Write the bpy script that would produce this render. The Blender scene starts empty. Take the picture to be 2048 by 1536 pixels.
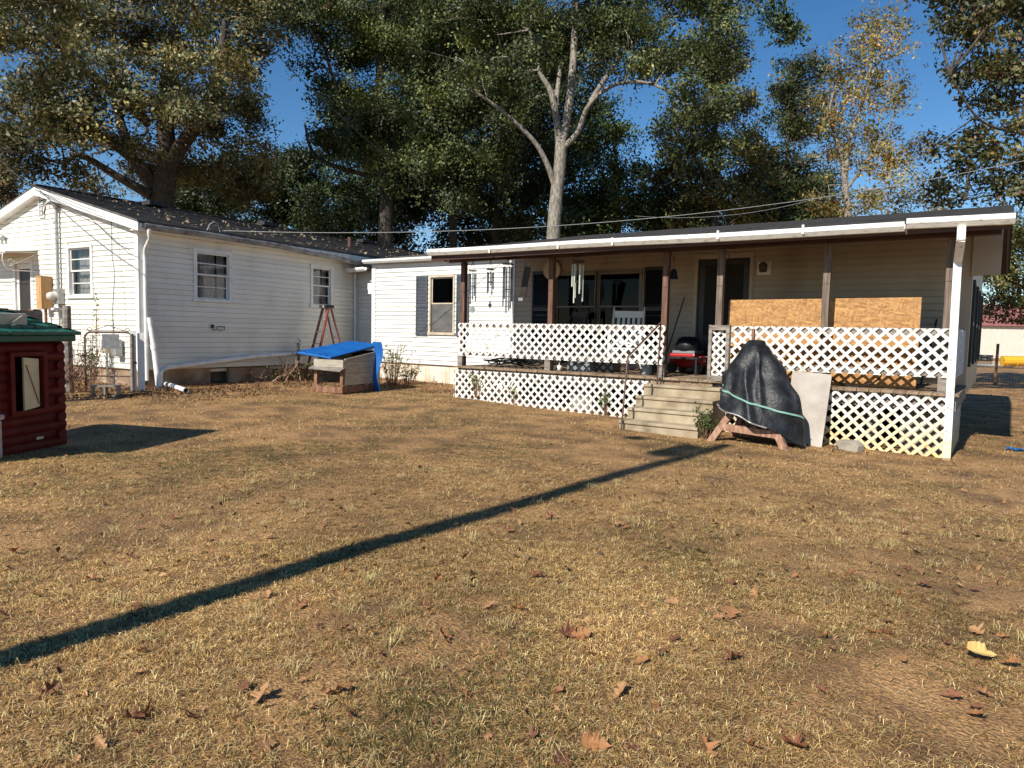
import bpy, math, random
import numpy as np
from mathutils import Vector, Matrix
random.seed(7); rng = np.random.default_rng(7)
S = bpy.context.scene
R = math.radians
# ------------------------------------------------------------------ camera, sky, sun
F, PITCH, ROLL, YAW, EYE = 1400.0, R(4.2), R(1.18), R(35), 1.33
fw = Vector((-math.sin(YAW)*math.cos(PITCH), math.cos(YAW)*math.cos(PITCH), -math.sin(PITCH)))
r0 = Vector((math.cos(YAW), math.sin(YAW), 0)); u0 = r0.cross(fw)
rt = r0*math.cos(ROLL)+u0*math.sin(ROLL); up = u0*math.cos(ROLL)-r0*math.sin(ROLL)
cam_d = bpy.data.cameras.new('camera'); cam = bpy.data.objects.new('camera', cam_d)
S.collection.objects.link(cam); S.camera = cam
cam_d.sensor_width = 36; cam_d.lens = 36*F/2048; cam_d.clip_start = .05; cam_d.clip_end = 2000
cam.matrix_world = Matrix.Translation((0, 0, EYE)) @ Matrix((rt, up, -fw)).transposed().to_4x4()
SUN_AZ, SUN_EL = R(2.6), R(38)          # light travels towards +Y, a little to +X
w = bpy.data.worlds.new('World'); S.world = w; w.use_nodes = True
nt = w.node_tree; bg = nt.nodes['Background']; sky = nt.nodes.new('ShaderNodeTexSky')
sky.sky_type = 'NISHITA'; sky.sun_disc = False; sky.sun_elevation = SUN_EL
sky.sun_rotation = math.pi+SUN_AZ; sky.air_density = 1.0; sky.dust_density = 0; sky.ozone_density = 1.0; sky.altitude = 1500
hs = nt.nodes.new('ShaderNodeHueSaturation'); hs.inputs['Saturation'].default_value = 1.32   # clear deep-blue autumn sky
nt.links.new(sky.outputs[0], hs.inputs['Color']); nt.links.new(hs.outputs[0], bg.inputs[0]); bg.inputs[1].default_value = .09
sd = bpy.data.lights.new('sun', 'SUN'); sd.energy = 5; sd.angle = R(.53); sd.color = (1, .95, .86)
so = bpy.data.objects.new('sun', sd); S.collection.objects.link(so)
sdir = Vector((math.sin(SUN_AZ)*math.cos(SUN_EL), math.cos(SUN_AZ)*math.cos(SUN_EL), -math.sin(SUN_EL)))
so.rotation_euler = sdir.to_track_quat('-Z', 'Y').to_euler(); so.location = (0, -20, 20)
S.view_settings.view_transform = 'Standard'; S.view_settings.look = 'None'
S.view_settings.exposure = 0.45; S.view_settings.gamma = 1
S.render.engine = 'CYCLES'; S.cycles.max_bounces = 5; S.cycles.transparent_max_bounces = 8
S.cycles.use_adaptive_sampling = True; S.cycles.adaptive_threshold = .01; S.cycles.use_denoising = True

# ------------------------------------------------------------------ helpers
def at(px, py, d):                       # point at forward distance d on the sight line of a photo position
    return Vector((0, 0, EYE))+(fw+rt*((px-1024)/F)-up*((py-768)/F))*d
CP = np.array([(0,0,0),(-.5,10.05,-.12),(-4.93,10.05,0),(-8.3,10.05,.10),(-10.1,12.1,.17),(-13.1,6.7,.2),(-13.5,12,.16),(5,20,-.05),(-10,0,.08),(5,0,0),(2,6,-.06),(-6,5,.04),(-17,4,.2),(-20,10,.2),(0,14,-.1),(0,40,0),(20,20,0),(20,0,0),(-30,0,.1),(-30,30,.2),(0,-15,0),(-15,40,.1),(-9,7,.1)])
def gzn(x, y):
    x = np.asarray(x, float); y = np.asarray(y, float)
    k = np.exp(-((x[..., None]-CP[:, 0])**2+(y[..., None]-CP[:, 1])**2)/(2*2.6**2))+1e-9
    z = (k*CP[:, 2]).sum(-1)/(k.sum(-1)+1e-4)
    return z+.012*np.sin(x*1.7+y*.6)*np.cos(y*1.3-x*.4)
def gz(x, y): return float(gzn(np.array(x), np.array(y)))
def ong(px, py):                         # the same for a point lying on the lawn
    z = 0
    for _ in range(25):
        r = fw+rt*((px-1024)/F)-up*((py-768)/F); t = (z-EYE)/r.z; p = Vector((0, 0, EYE))+r*t
        z = .5*z+.5*gz(p.x, p.y)
    return p

class MB:
    def __init__(s, T=None): s.v = []; s.f = []; s.T = T; s.sm = []
    def add(s, vs, fs, smooth=False):
        n = len(s.v); s.v += [tuple(s.T(*p)) if s.T else tuple(p) for p in vs]
        s.f += [tuple(i+n for i in f) for f in fs]; s.sm += [smooth]*len(fs); return s
    def box(s, x0, x1, y0, y1, z0, z1):
        return s.add([(x0,y0,z0),(x1,y0,z0),(x1,y1,z0),(x0,y1,z0),(x0,y0,z1),(x1,y0,z1),(x1,y1,z1),(x0,y1,z1)],
              [(0,3,2,1),(4,5,6,7),(0,1,5,4),(1,2,6,5),(2,3,7,6),(3,0,4,7)])
    def bar(s, p, q, w, h, upv=(0,0,1), ext=0):
        p = Vector(p); q = Vector(q); d = (q-p).normalized(); p = p-d*ext; q = q+d*ext
        a = d.cross(Vector(upv)); a = a.normalized() if a.length > 1e-4 else Vector((1,0,0)); b = a.cross(d).normalized()
        vs = []
        for c in (p, q):
            for i, j in ((-1,-1),(1,-1),(1,1),(-1,1)): vs.append(c+a*(w/2*i)+b*(h/2*j))
        return s.add(vs, [(0,3,2,1),(4,5,6,7),(0,1,5,4),(1,2,6,5),(2,3,7,6),(3,0,4,7)])
    def tube(s, pts, r, n=8, cap=True, smooth=True):
        pts = [Vector(p) for p in pts]; rs = r if isinstance(r, (list, tuple)) else [r]*len(pts)
        vs = []; fs = []; a = None
        for i, p in enumerate(pts):
            d = (pts[min(i+1, len(pts)-1)]-pts[max(i-1, 0)]).normalized()
            if a is None: a = d.orthogonal().normalized()
            else:
                a = a-d*a.dot(d); a = a.normalized() if a.length > 1e-5 else d.orthogonal().normalized()
            b = d.cross(a)
            for k in range(n): vs.append(p+(a*math.cos(2*math.pi*k/n)+b*math.sin(2*math.pi*k/n))*rs[i])
        for i in range(len(pts)-1):
            for k in range(n): fs.append((i*n+k, i*n+(k+1)%n, (i+1)*n+(k+1)%n, (i+1)*n+k))
        s.add(vs, fs, smooth)
        if cap:
            m = (len(pts)-1)*n; s.add(vs[:n], [tuple(range(n))[::-1]]); s.add(vs[m:], [tuple(range(n))])
        return s
    def lathe(s, c, prof, n=16, smooth=True):
        vs = []; fs = []
        for r, z in prof:
            for k in range(n): vs.append((c[0]+r*math.cos(2*math.pi*k/n), c[1]+r*math.sin(2*math.pi*k/n), c[2]+z))
        for i in range(len(prof)-1):
            for k in range(n): fs.append((i*n+k, i*n+(k+1)%n, (i+1)*n+(k+1)%n, (i+1)*n+k))
        return s.add(vs, fs, smooth)
    def prism(s, poly, ext, smooth=False):           # poly: 3D points of one face, ext: extrusion vector
        n = len(poly); e = Vector(ext); vs = [Vector(p) for p in poly]; vs = vs+[p+e for p in vs]
        return s.add(vs, [tuple(range(n))[::-1], tuple(range(n, 2*n))]+[(i, (i+1)%n, n+(i+1)%n, n+i) for i in range(n)], smooth)
    def build(s, name, m, parent=None, loc=(0,0,0), rotz=0, bevel=0):
        me = bpy.data.meshes.new(name); me.from_pydata([tuple(p) for p in s.v], [], s.f)
        me.polygons.foreach_set('use_smooth', s.sm); me.materials.append(m)
        o = bpy.data.objects.new(name, me); S.collection.objects.link(o); o.parent = parent
        o.location = loc; o.rotation_euler.z = rotz
        if bevel:
            b = o.modifiers.new('bevel', 'BEVEL'); b.width = bevel; b.segments = 2; b.limit_method = 'ANGLE'
        return o
def tag(o, label, cat, group=None, kind=None):
    if label: o['label'] = label
    if cat: o['category'] = cat
    if group: o['group'] = group
    if kind: o['kind'] = kind
    return o
def thing(name, label, cat, loc=(0,0,0), rotz=0, group=None):
    o = bpy.data.objects.new(name, None); S.collection.objects.link(o); o.location = loc; o.rotation_euler.z = rotz
    o.empty_display_size = .2
    return tag(o, label, cat, group)

# ------------------------------------------------------------------ materials
def lin(c): return tuple((x/12.92 if x <= .04045 else ((x+.055)/1.055)**2.4) for x in c)
def pm(name, cols, scale=3, rough=.6, bump=0, bscale=None, stretch=(1,1,1), metallic=0, spec=.5, detail=4, coords='Object', pos=None, bdist=.01):
    m = bpy.data.materials.new(name); m.use_nodes = True; n = m.node_tree.nodes; l = m.node_tree.links
    b = n['Principled BSDF']; b.inputs['Roughness'].default_value = rough; b.inputs['Metallic'].default_value = metallic
    b.inputs['Specular IOR Level'].default_value = spec
    tc = n.new('ShaderNodeTexCoord'); mp = n.new('ShaderNodeMapping'); mp.inputs['Scale'].default_value = stretch
    l.new(tc.outputs[coords], mp.inputs[0])
    if len(cols) == 1: b.inputs['Base Color'].default_value = (*cols[0], 1)
    else:
        nz = n.new('ShaderNodeTexNoise'); nz.inputs['Scale'].default_value = scale; nz.inputs['Detail'].default_value = detail
        l.new(mp.outputs[0], nz.inputs[0]); cr = n.new('ShaderNodeValToRGB'); e = cr.color_ramp.elements
        ps = pos or [.3+.4*i/(len(cols)-1) for i in range(len(cols))]
        e[0].position = ps[0]; e[0].color = (*cols[0], 1); e[1].position = ps[-1]; e[1].color = (*cols[-1], 1)
        for i in range(1, len(cols)-1): x = e.new(ps[i]); x.color = (*cols[i], 1)
        l.new(nz.outputs[0], cr.inputs[0]); l.new(cr.outputs[0], b.inputs['Base Color'])
    if bump:
        n2 = n.new('ShaderNodeTexNoise'); n2.inputs['Scale'].default_value = bscale or scale*4; n2.inputs['Detail'].default_value = 5
        l.new(mp.outputs[0], n2.inputs[0]); bp = n.new('ShaderNodeBump'); bp.inputs['Strength'].default_value = bump
        bp.inputs['Distance'].default_value = bdist; l.new(n2.outputs[0], bp.inputs['Height']); l.new(bp.outputs[0], b.inputs['Normal'])
    return m
def vcol(name, rough=.6, trans=.35, attr='Col', inst=False, bright=1):
    m = bpy.data.materials.new(name); m.use_nodes = True; n = m.node_tree.nodes; l = m.node_tree.links
    n.remove(n['Principled BSDF']); out = n['Material Output']
    a = n.new('ShaderNodeAttribute'); a.attribute_name = attr; col = a.outputs['Color']
    if inst:
        a2 = n.new('ShaderNodeAttribute'); a2.attribute_type = 'INSTANCER'; a2.attribute_name = 'tint'
        mx = n.new('ShaderNodeMix'); mx.data_type = 'RGBA'; mx.blend_type = 'MULTIPLY'; mx.inputs[0].default_value = 1
        l.new(col, mx.inputs[6]); l.new(a2.outputs['Color'], mx.inputs[7]); col = mx.outputs[2]
    p = n.new('ShaderNodeBsdfPrincipled'); p.inputs['Roughness'].default_value = rough; p.inputs['Specular IOR Level'].default_value = .35
    t = n.new('ShaderNodeBsdfTranslucent'); s_ = n.new('ShaderNodeMixShader'); s_.inputs[0].default_value = trans
    l.new(col, p.inputs['Base Color']); l.new(col, t.inputs['Color']); l.new(p.outputs[0], s_.inputs[1]); l.new(t.outputs[0], s_.inputs[2])
    l.new(s_.outputs[0], out.inputs[0]); return m
def glass(name, dark=.5, base=.05):
    m = bpy.data.materials.new(name); m.use_nodes = True; n = m.node_tree.nodes; l = m.node_tree.links
    n.remove(n['Principled BSDF']); g = n.new('ShaderNodeBsdfGlossy'); g.inputs['Roughness'].default_value = .03; g.inputs['Color'].default_value = (.4,.4,.4,1)
    t = n.new('ShaderNodeBsdfTransparent'); t.inputs['Color'].default_value = (dark, dark, dark*1.02, 1)
    lw = n.new('ShaderNodeLayerWeight'); lw.inputs[0].default_value = .25; fr = n.new('ShaderNodeMath'); fr.operation = 'MULTIPLY_ADD'; l.new(lw.outputs['Facing'], fr.inputs[0]); fr.inputs[1].default_value = base*8; fr.inputs[2].default_value = base
    mx = n.new('ShaderNodeMixShader')
    l.new(fr.outputs[0], mx.inputs[0]); l.new(t.outputs[0], mx.inputs[1]); l.new(g.outputs[0], mx.inputs[2]); l.new(mx.outputs[0], n['Material Output'].inputs[0]); return m
M = {}
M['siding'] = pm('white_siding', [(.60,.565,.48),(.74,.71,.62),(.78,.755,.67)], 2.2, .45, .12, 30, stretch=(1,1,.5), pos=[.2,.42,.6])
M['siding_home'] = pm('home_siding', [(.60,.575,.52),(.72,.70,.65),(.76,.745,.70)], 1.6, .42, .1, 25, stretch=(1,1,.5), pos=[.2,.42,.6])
M['siding_almond_shaded'] = pm('shaded_almond_siding', [(.34,.255,.165),(.43,.335,.225),(.47,.375,.26)], 1.6, .5, .1, 25, stretch=(1,1,.5), pos=[.2,.42,.6])  # almond darkened in colour so the porch and end wall read as shaded
M['trim'] = pm('white_trim', [(.60,.58,.53),(.76,.75,.71)], 5, .45, .1, 30, pos=[.25,.5])
M['frame_dim'] = pm('dim_tan_frame', [(.16,.125,.09),(.21,.165,.12)], 5, .5)  # tan frame colour darkened for the dim porch
M['frame_tan'] = pm('tan_frame', [(.42,.34,.24),(.56,.48,.37)], 7, .5)
M['gutter'] = pm('white_gutter', [(.42,.39,.32),(.74,.72,.66),(.78,.76,.71)], 9, .4, .1, 40, stretch=(1,1,3), pos=[.28,.45,.7])
M['pipe'] = pm('white_pipe', [(.55,.54,.49),(.76,.75,.71)], 6, .35, pos=[.25,.5])
M['gutter_old'] = pm('old_gutter', [(.10,.09,.085),(.24,.23,.22),(.34,.33,.31)], 5, .55, .2, 30)
M['roof'] = pm('shingles', [(.05,.044,.041),(.095,.084,.077),(.15,.132,.12)], 7, .9, .6, 90, stretch=(1,1,1), bdist=.02)
M['roof2'] = pm('dark_shingles', [(.020,.020,.022),(.045,.044,.046)], 8, .9, .5, 90, bdist=.02)
M['beam'] = pm('stained_beam', [(.030,.011,.007),(.060,.022,.012),(.085,.034,.018)], 4, .55, .25, 30, stretch=(.6,6,6))
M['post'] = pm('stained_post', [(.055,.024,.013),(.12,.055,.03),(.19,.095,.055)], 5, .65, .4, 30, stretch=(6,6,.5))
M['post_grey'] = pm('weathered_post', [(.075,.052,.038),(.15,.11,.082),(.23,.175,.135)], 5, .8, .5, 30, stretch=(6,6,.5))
M['grey_wood'] = pm('grey_wood', [(.12,.10,.085),(.22,.185,.155),(.32,.275,.23)], 5, .85, .5, 25, stretch=(1,1,4))
M['deck'] = pm('deck_board', [(.13,.085,.05),(.24,.165,.10),(.33,.24,.155)], 6, .8, .5, 25, stretch=(4,.7,4))
M['brown_wood'] = pm('brown_wood', [(.10,.045,.025),(.20,.095,.05),(.30,.16,.09)], 6, .75, .4, 25, stretch=(4,4,1))
M['yellow_wood'] = pm('yellow_wood', [(.40,.22,.085),(.55,.33,.14)], 6, .6, .2, 25, stretch=(6,6,.6))
M['pink_wood'] = pm('sawhorse_wood', [(.16,.075,.045),(.30,.16,.10),(.42,.26,.18)], 7, .75, .4, 25, stretch=(4,4,1))
M['concrete'] = pm('concrete', [(.19,.145,.09),(.33,.262,.172),(.43,.348,.232)], 4, .9, .6, 120, bdist=.006)
M['block'] = pm('concrete_block', [(.22,.19,.15),(.36,.31,.25)], 9, .95, .7, 120, bdist=.006)
M['skirt_block'] = pm('foundation', [(.14,.085,.05),(.30,.20,.125),(.42,.31,.21)], 3, .9, .5, 40)
M['skirt_home'] = pm('home_skirting', [(.52,.40,.27),(.68,.60,.48),(.72,.66,.56)], 2.5, .6, .15, 30, pos=[.3,.5,.7])
M['shutter'] = pm('charcoal_shutter', [(.05,.058,.072),(.075,.085,.10)], 6, .6)
M['black'] = pm('black_plastic', [(.012,.012,.013)], rough=.45)
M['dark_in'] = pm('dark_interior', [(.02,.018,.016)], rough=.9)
M['iron'] = pm('rusty_iron', [(.05,.028,.02),(.12,.06,.04),(.16,.12,.10)], 20, .7, .3, 80)
M['steel'] = pm('galvanised_steel', [(.28,.28,.27),(.45,.45,.43)], 12, .45, metallic=.6)
M['chime'] = pm('chime_metal', [(.11,.12,.14),(.2,.21,.23)], 12, .35, metallic=.7)
M['chime_pale'] = pm('pale_chime', [(.40,.44,.36),(.55,.58,.48)], 12, .4)
M['curtain'] = pm('curtain', [(.42,.40,.37),(.62,.60,.56),(.80,.78,.74)], 5, .9, stretch=(5,5,1))
M['glass'] = glass('window_glass', .80); M['glass_dark'] = glass('screen_glass', .16, .015)
M['screen'] = pm('window_screen', [(.075,.072,.068),(.13,.125,.12)], 3, .7, stretch=(1,1,2))
M['door_dark'] = pm('dark_door', [(.022,.016,.013),(.035,.026,.02)], 4, .45)
M['tarp'] = pm('black_tarp', [(.006,.0065,.008),(.012,.013,.015),(.026,.028,.031)], 9, .46, .45, 30, spec=.3, bdist=.016)
M['strap'] = pm('teal_strap', [(.16,.33,.27),(.23,.42,.34)], 12, .6)
M['blue'] = pm('blue_tarp', [(.009,.09,.32),(.014,.135,.42)], 4, .4, .25, 20)
M['panel'] = pm('grey_panel', [(.27,.225,.185),(.37,.325,.28),(.43,.385,.34)], 3, .7, .2, 60, pos=[.25,.45,.65])
M['cream_panel'] = pm('cream_panel', [(.28,.24,.18),(.42,.38,.30)], 4, .6, .1, 20, stretch=(1,1,4))
M['red_log'] = pm('red_plastic', [(.095,.011,.008),(.13,.014,.009),(.15,.024,.017)], 6, .55, .1, 20, spec=.15)
M['green_roof'] = pm('green_plastic', [(.006,.085,.062),(.012,.125,.09)], 5, .38, .1, 20)
M['beige'] = pm('beige_plastic', [(.52,.42,.27),(.62,.52,.36)], 5, .5, .05, 20)
M['tan_shutter'] = pm('tan_plastic', [(.66,.52,.30),(.78,.63,.38)], 6, .5)
M['white_box'] = pm('offwhite_plastic', [(.52,.46,.38),(.66,.60,.52)], 5, .5)
M['pink_bin'] = pm('pink_bin', [(.42,.30,.27),(.55,.43,.40)], 14, .6)
M['orange'] = pm('orange_plastic', [(.45,.12,.03)], rough=.5)
M['red'] = pm('red_paint', [(.36,.010,.010)], rough=.3)
M['white_paint'] = pm('white_paint', [(.62,.60,.56),(.75,.73,.69)], 6, .5)
M['rubber'] = pm('black_rubber', [(.010,.010,.010)], rough=.4)
M['green_p'] = pm('dark_green_plastic', [(.01,.05,.03)], rough=.4)
M['clear'] = pm('grey_plastic', [(.22,.24,.24)], rough=.3)
M['rail_iron'] = pm('handrail_iron', [(.06,.03,.022),(.11,.055,.04)], 14, .6, .2, 60)
M['ladder'] = pm('red_fibreglass', [(.17,.035,.026),(.24,.05,.035)], 8, .45)
M['alu'] = pm('aluminium', [(.42,.40,.37),(.58,.56,.53)], 8, .45, metallic=.3)
M['bark'] = pm('dark_bark', [(.025,.020,.015),(.06,.048,.036),(.10,.08,.06)], 5, .95, .8, 14, stretch=(3,3,.7), bdist=.04)
M['bark_pale'] = pm('pale_bark', [(.11,.092,.07),(.23,.20,.16),(.36,.325,.27)], 6, .95, 1.0, 16, stretch=(2.5,2.5,.8), bdist=.04)
M['wire'] = pm('cable_white', [(.30,.30,.28)], rough=.5); M['wire_dark'] = pm('cable_dark', [(.03,.03,.03)], rough=.5)
M['leaf'] = vcol('foliage', .5, .17); M['litter'] = vcol('dead_leaf', .7, .15)
M['grass'] = vcol('grass_blade', .65, .25)
M['metal_wall'] = pm('cream_metal', [(.60,.55,.46),(.66,.61,.52)], 2, .5)
M['metal_roof'] = pm('red_metal', [(.28,.10,.08),(.34,.13,.11)], 2, .5)
M['yellow'] = pm('yellow_plastic', [(.75,.40,.02)], rough=.4)
M['pole'] = pm('utility_pole', [(.10,.075,.05),(.2,.16,.12)], 5, .9, .4, 20, stretch=(4,4,.5))

def vary(m, amt):          # every board / slat a touch lighter or darker than the next
    n = m.node_tree.nodes; l = m.node_tree.links; b = n['Principled BSDF']; src = b.inputs['Base Color'].links[0].from_socket
    oi = n.new('ShaderNodeObjectInfo'); mr = n.new('ShaderNodeMapRange'); mr.inputs[3].default_value = 1-amt; mr.inputs[4].default_value = 1+amt*.4; l.new(oi.outputs['Random'], mr.inputs[0])
    mx = n.new('ShaderNodeVectorMath'); mx.operation = 'SCALE'; l.new(src, mx.inputs[0]); l.new(mr.outputs[0], mx.inputs['Scale']); l.new(mx.outputs[0], b.inputs['Base Color']); return m
for k in ('siding', 'siding_home', 'siding_almond_shaded'): vary(M[k], .07)
for k in ('deck', 'skirt_home', 'green_roof', 'cream_panel'): vary(M[k], .18)
def zgrad(m, z0, z1, tint, x0=None, x1=None):   # rusty ground-splash stain: yellows the base colour below z1 (only between x0 and x1 if given)
    n = m.node_tree.nodes; l = m.node_tree.links; b = n['Principled BSDF']
    src = b.inputs['Base Color'].links[0].from_socket
    g = n.new('ShaderNodeNewGeometry'); sp = n.new('ShaderNodeSeparateXYZ'); l.new(g.outputs['Position'], sp.inputs[0])
    mr = n.new('ShaderNodeMapRange'); mr.inputs[1].default_value = z0; mr.inputs[2].default_value = z1; mr.inputs[3].default_value = 1; mr.inputs[4].default_value = 0
    l.new(sp.outputs[2], mr.inputs[0]); fac = mr.outputs[0]
    if x0 is not None:
        m2 = n.new('ShaderNodeMapRange'); m2.inputs[1].default_value = x0; m2.inputs[2].default_value = x1; l.new(sp.outputs[0], m2.inputs[0])
        mu = n.new('ShaderNodeMath'); mu.operation = 'MULTIPLY'; l.new(fac, mu.inputs[0]); l.new(m2.outputs[0], mu.inputs[1]); fac = mu.outputs[0]
    nz = n.new('ShaderNodeTexNoise'); nz.inputs['Scale'].default_value = 4; l.new(g.outputs['Position'], nz.inputs[0])
    ad = n.new('ShaderNodeMath'); ad.operation = 'MULTIPLY_ADD'; l.new(nz.outputs[0], ad.inputs[0]); ad.inputs[1].default_value = 1.2; ad.inputs[2].default_value = .35
    mu2 = n.new('ShaderNodeMath'); mu2.operation = 'MULTIPLY'; mu2.use_clamp = True; l.new(fac, mu2.inputs[0]); l.new(ad.outputs[0], mu2.inputs[1])
    mx = n.new('ShaderNodeMix'); mx.data_type = 'RGBA'; mx.blend_type = 'MULTIPLY'; l.new(mu2.outputs[0], mx.inputs[0]); l.new(src, mx.inputs[6]); mx.inputs[7].default_value = (*tint, 1)
    l.new(mx.outputs[2], b.inputs['Base Color']); return m
M['lattice'] = vary(zgrad(pm('lattice_plastic', [(.46,.42,.35),(.70,.66,.59),(.78,.75,.69)], 9, .5, pos=[.28,.42,.6]), -.15, .55, (1,.78,.34), -5, -1.9), .12)
M['spout'] = zgrad(pm('downspout_paint', [(.40,.38,.34),(.72,.71,.67),(.77,.76,.73)], 14, .45, .2, 40, pos=[.3,.42,.6]), -.1, .35, (1,.80,.42))

def osb_mat():
    m = pm('strand_board', [(.22,.098,.028),(.36,.175,.052),(.45,.24,.08)], 30, .7, .25, 90)
    n = m.node_tree.nodes; l = m.node_tree.links; b = n['Principled BSDF']; src = b.inputs['Base Color'].links[0].from_socket
    tc = n.new('ShaderNodeTexCoord'); last = src
    for i, (rot, sx, sz) in enumerate(((.5, 11, 42), (-.7, 10, 48), (1.3, 12, 45), (-.1, 11, 40))):
        m0 = n.new('ShaderNodeMapping'); m0.inputs['Rotation'].default_value = (0, rot, 0); l.new(tc.outputs['Object'], m0.inputs[0])
        mp = n.new('ShaderNodeMapping'); mp.inputs['Scale'].default_value = (sx, 20, sz)
        l.new(m0.outputs[0], mp.inputs[0]); v = n.new('ShaderNodeTexVoronoi'); v.inputs['Scale'].default_value = 1; l.new(mp.outputs[0], v.inputs[0])
        cr = n.new('ShaderNodeValToRGB'); cr.color_ramp.elements[0].color = (.23,.10,.028,1); cr.color_ramp.elements[1].color = (.52,.285,.095,1)
        sp = n.new('ShaderNodeSeparateColor'); l.new(v.outputs['Color'], sp.inputs[0]); l.new(sp.outputs[0], cr.inputs[0])
        gt = n.new('ShaderNodeMath'); gt.operation = 'GREATER_THAN'; gt.inputs[1].default_value = .5; l.new(sp.outputs[1], gt.inputs[0])
        mx = n.new('ShaderNodeMix'); mx.data_type = 'RGBA'; ml = n.new('ShaderNodeMath'); ml.operation = 'MULTIPLY'; ml.inputs[1].default_value = .75
        l.new(gt.outputs[0], ml.inputs[0]); l.new(ml.outputs[0], mx.inputs[0]); l.new(last, mx.inputs[6]); l.new(cr.outputs[0], mx.inputs[7]); last = mx.outputs[2]
    l.new(last, b.inputs['Base Color']); return m
M['osb'] = osb_mat()

# ------------------------------------------------------------------ ground
def ground():
    xs = np.unique(np.concatenate([np.linspace(-24, 8, 161), np.linspace(-400, -24, 25), np.linspace(8, 400, 25)]))
    ys = np.unique(np.concatenate([np.linspace(-6, 24, 151), np.linspace(-300, -6, 15), np.linspace(24, 600, 30)]))
    X, Y = np.meshgrid(xs, ys); Z = gzn(X, Y); nx, ny = len(xs), len(ys)
    v = np.stack([X, Y, Z], -1).reshape(-1, 3)
    f = [(j*nx+i, j*nx+i+1, (j+1)*nx+i+1, (j+1)*nx+i) for j in range(ny-1) for i in range(nx-1)]
    m = pm('lawn_soil', [(.12,.064,.026),(.23,.13,.052),(.37,.21,.085),(.48,.285,.125)], 2.2, .95, .9, 60, detail=9, bdist=.02, pos=[.25,.42,.55,.72])
    n = m.node_tree.nodes; l = m.node_tree.links; b = n['Principled BSDF']; src = b.inputs['Base Color'].links[0].from_socket
    tc = n.new('ShaderNodeTexCoord'); n1 = n.new('ShaderNodeTexNoise'); n1.inputs['Scale'].default_value = 90; n1.inputs['Detail'].default_value = 10; n1.inputs['Roughness'].default_value = .7; l.new(tc.outputs['Object'], n1.inputs[0])
    c1 = n.new('ShaderNodeValToRGB'); c1.color_ramp.elements[0].position = .38; c1.color_ramp.elements[0].color = (.30,.27,.24,1); c1.color_ramp.elements[1].position = .60; c1.color_ramp.elements[1].color = (1.3,1.25,1.15,1); l.new(n1.outputs[0], c1.inputs[0])
    mx = n.new('ShaderNodeMix'); mx.data_type = 'RGBA'; mx.blend_type = 'MULTIPLY'; mx.inputs[0].default_value = 1; l.new(src, mx.inputs[6]); l.new(c1.outputs[0], mx.inputs[7])
    l.new(mx.outputs[2], b.inputs['Base Color'])
    me = bpy.data.meshes.new('ground'); me.from_pydata(v.tolist(), [], f); me.polygons.foreach_set('use_smooth', [True]*len(f)); me.materials.append(m)
    o = bpy.data.objects.new('ground', me); S.collection.objects.link(o); o['kind'] = 'structure'
ground()

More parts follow.
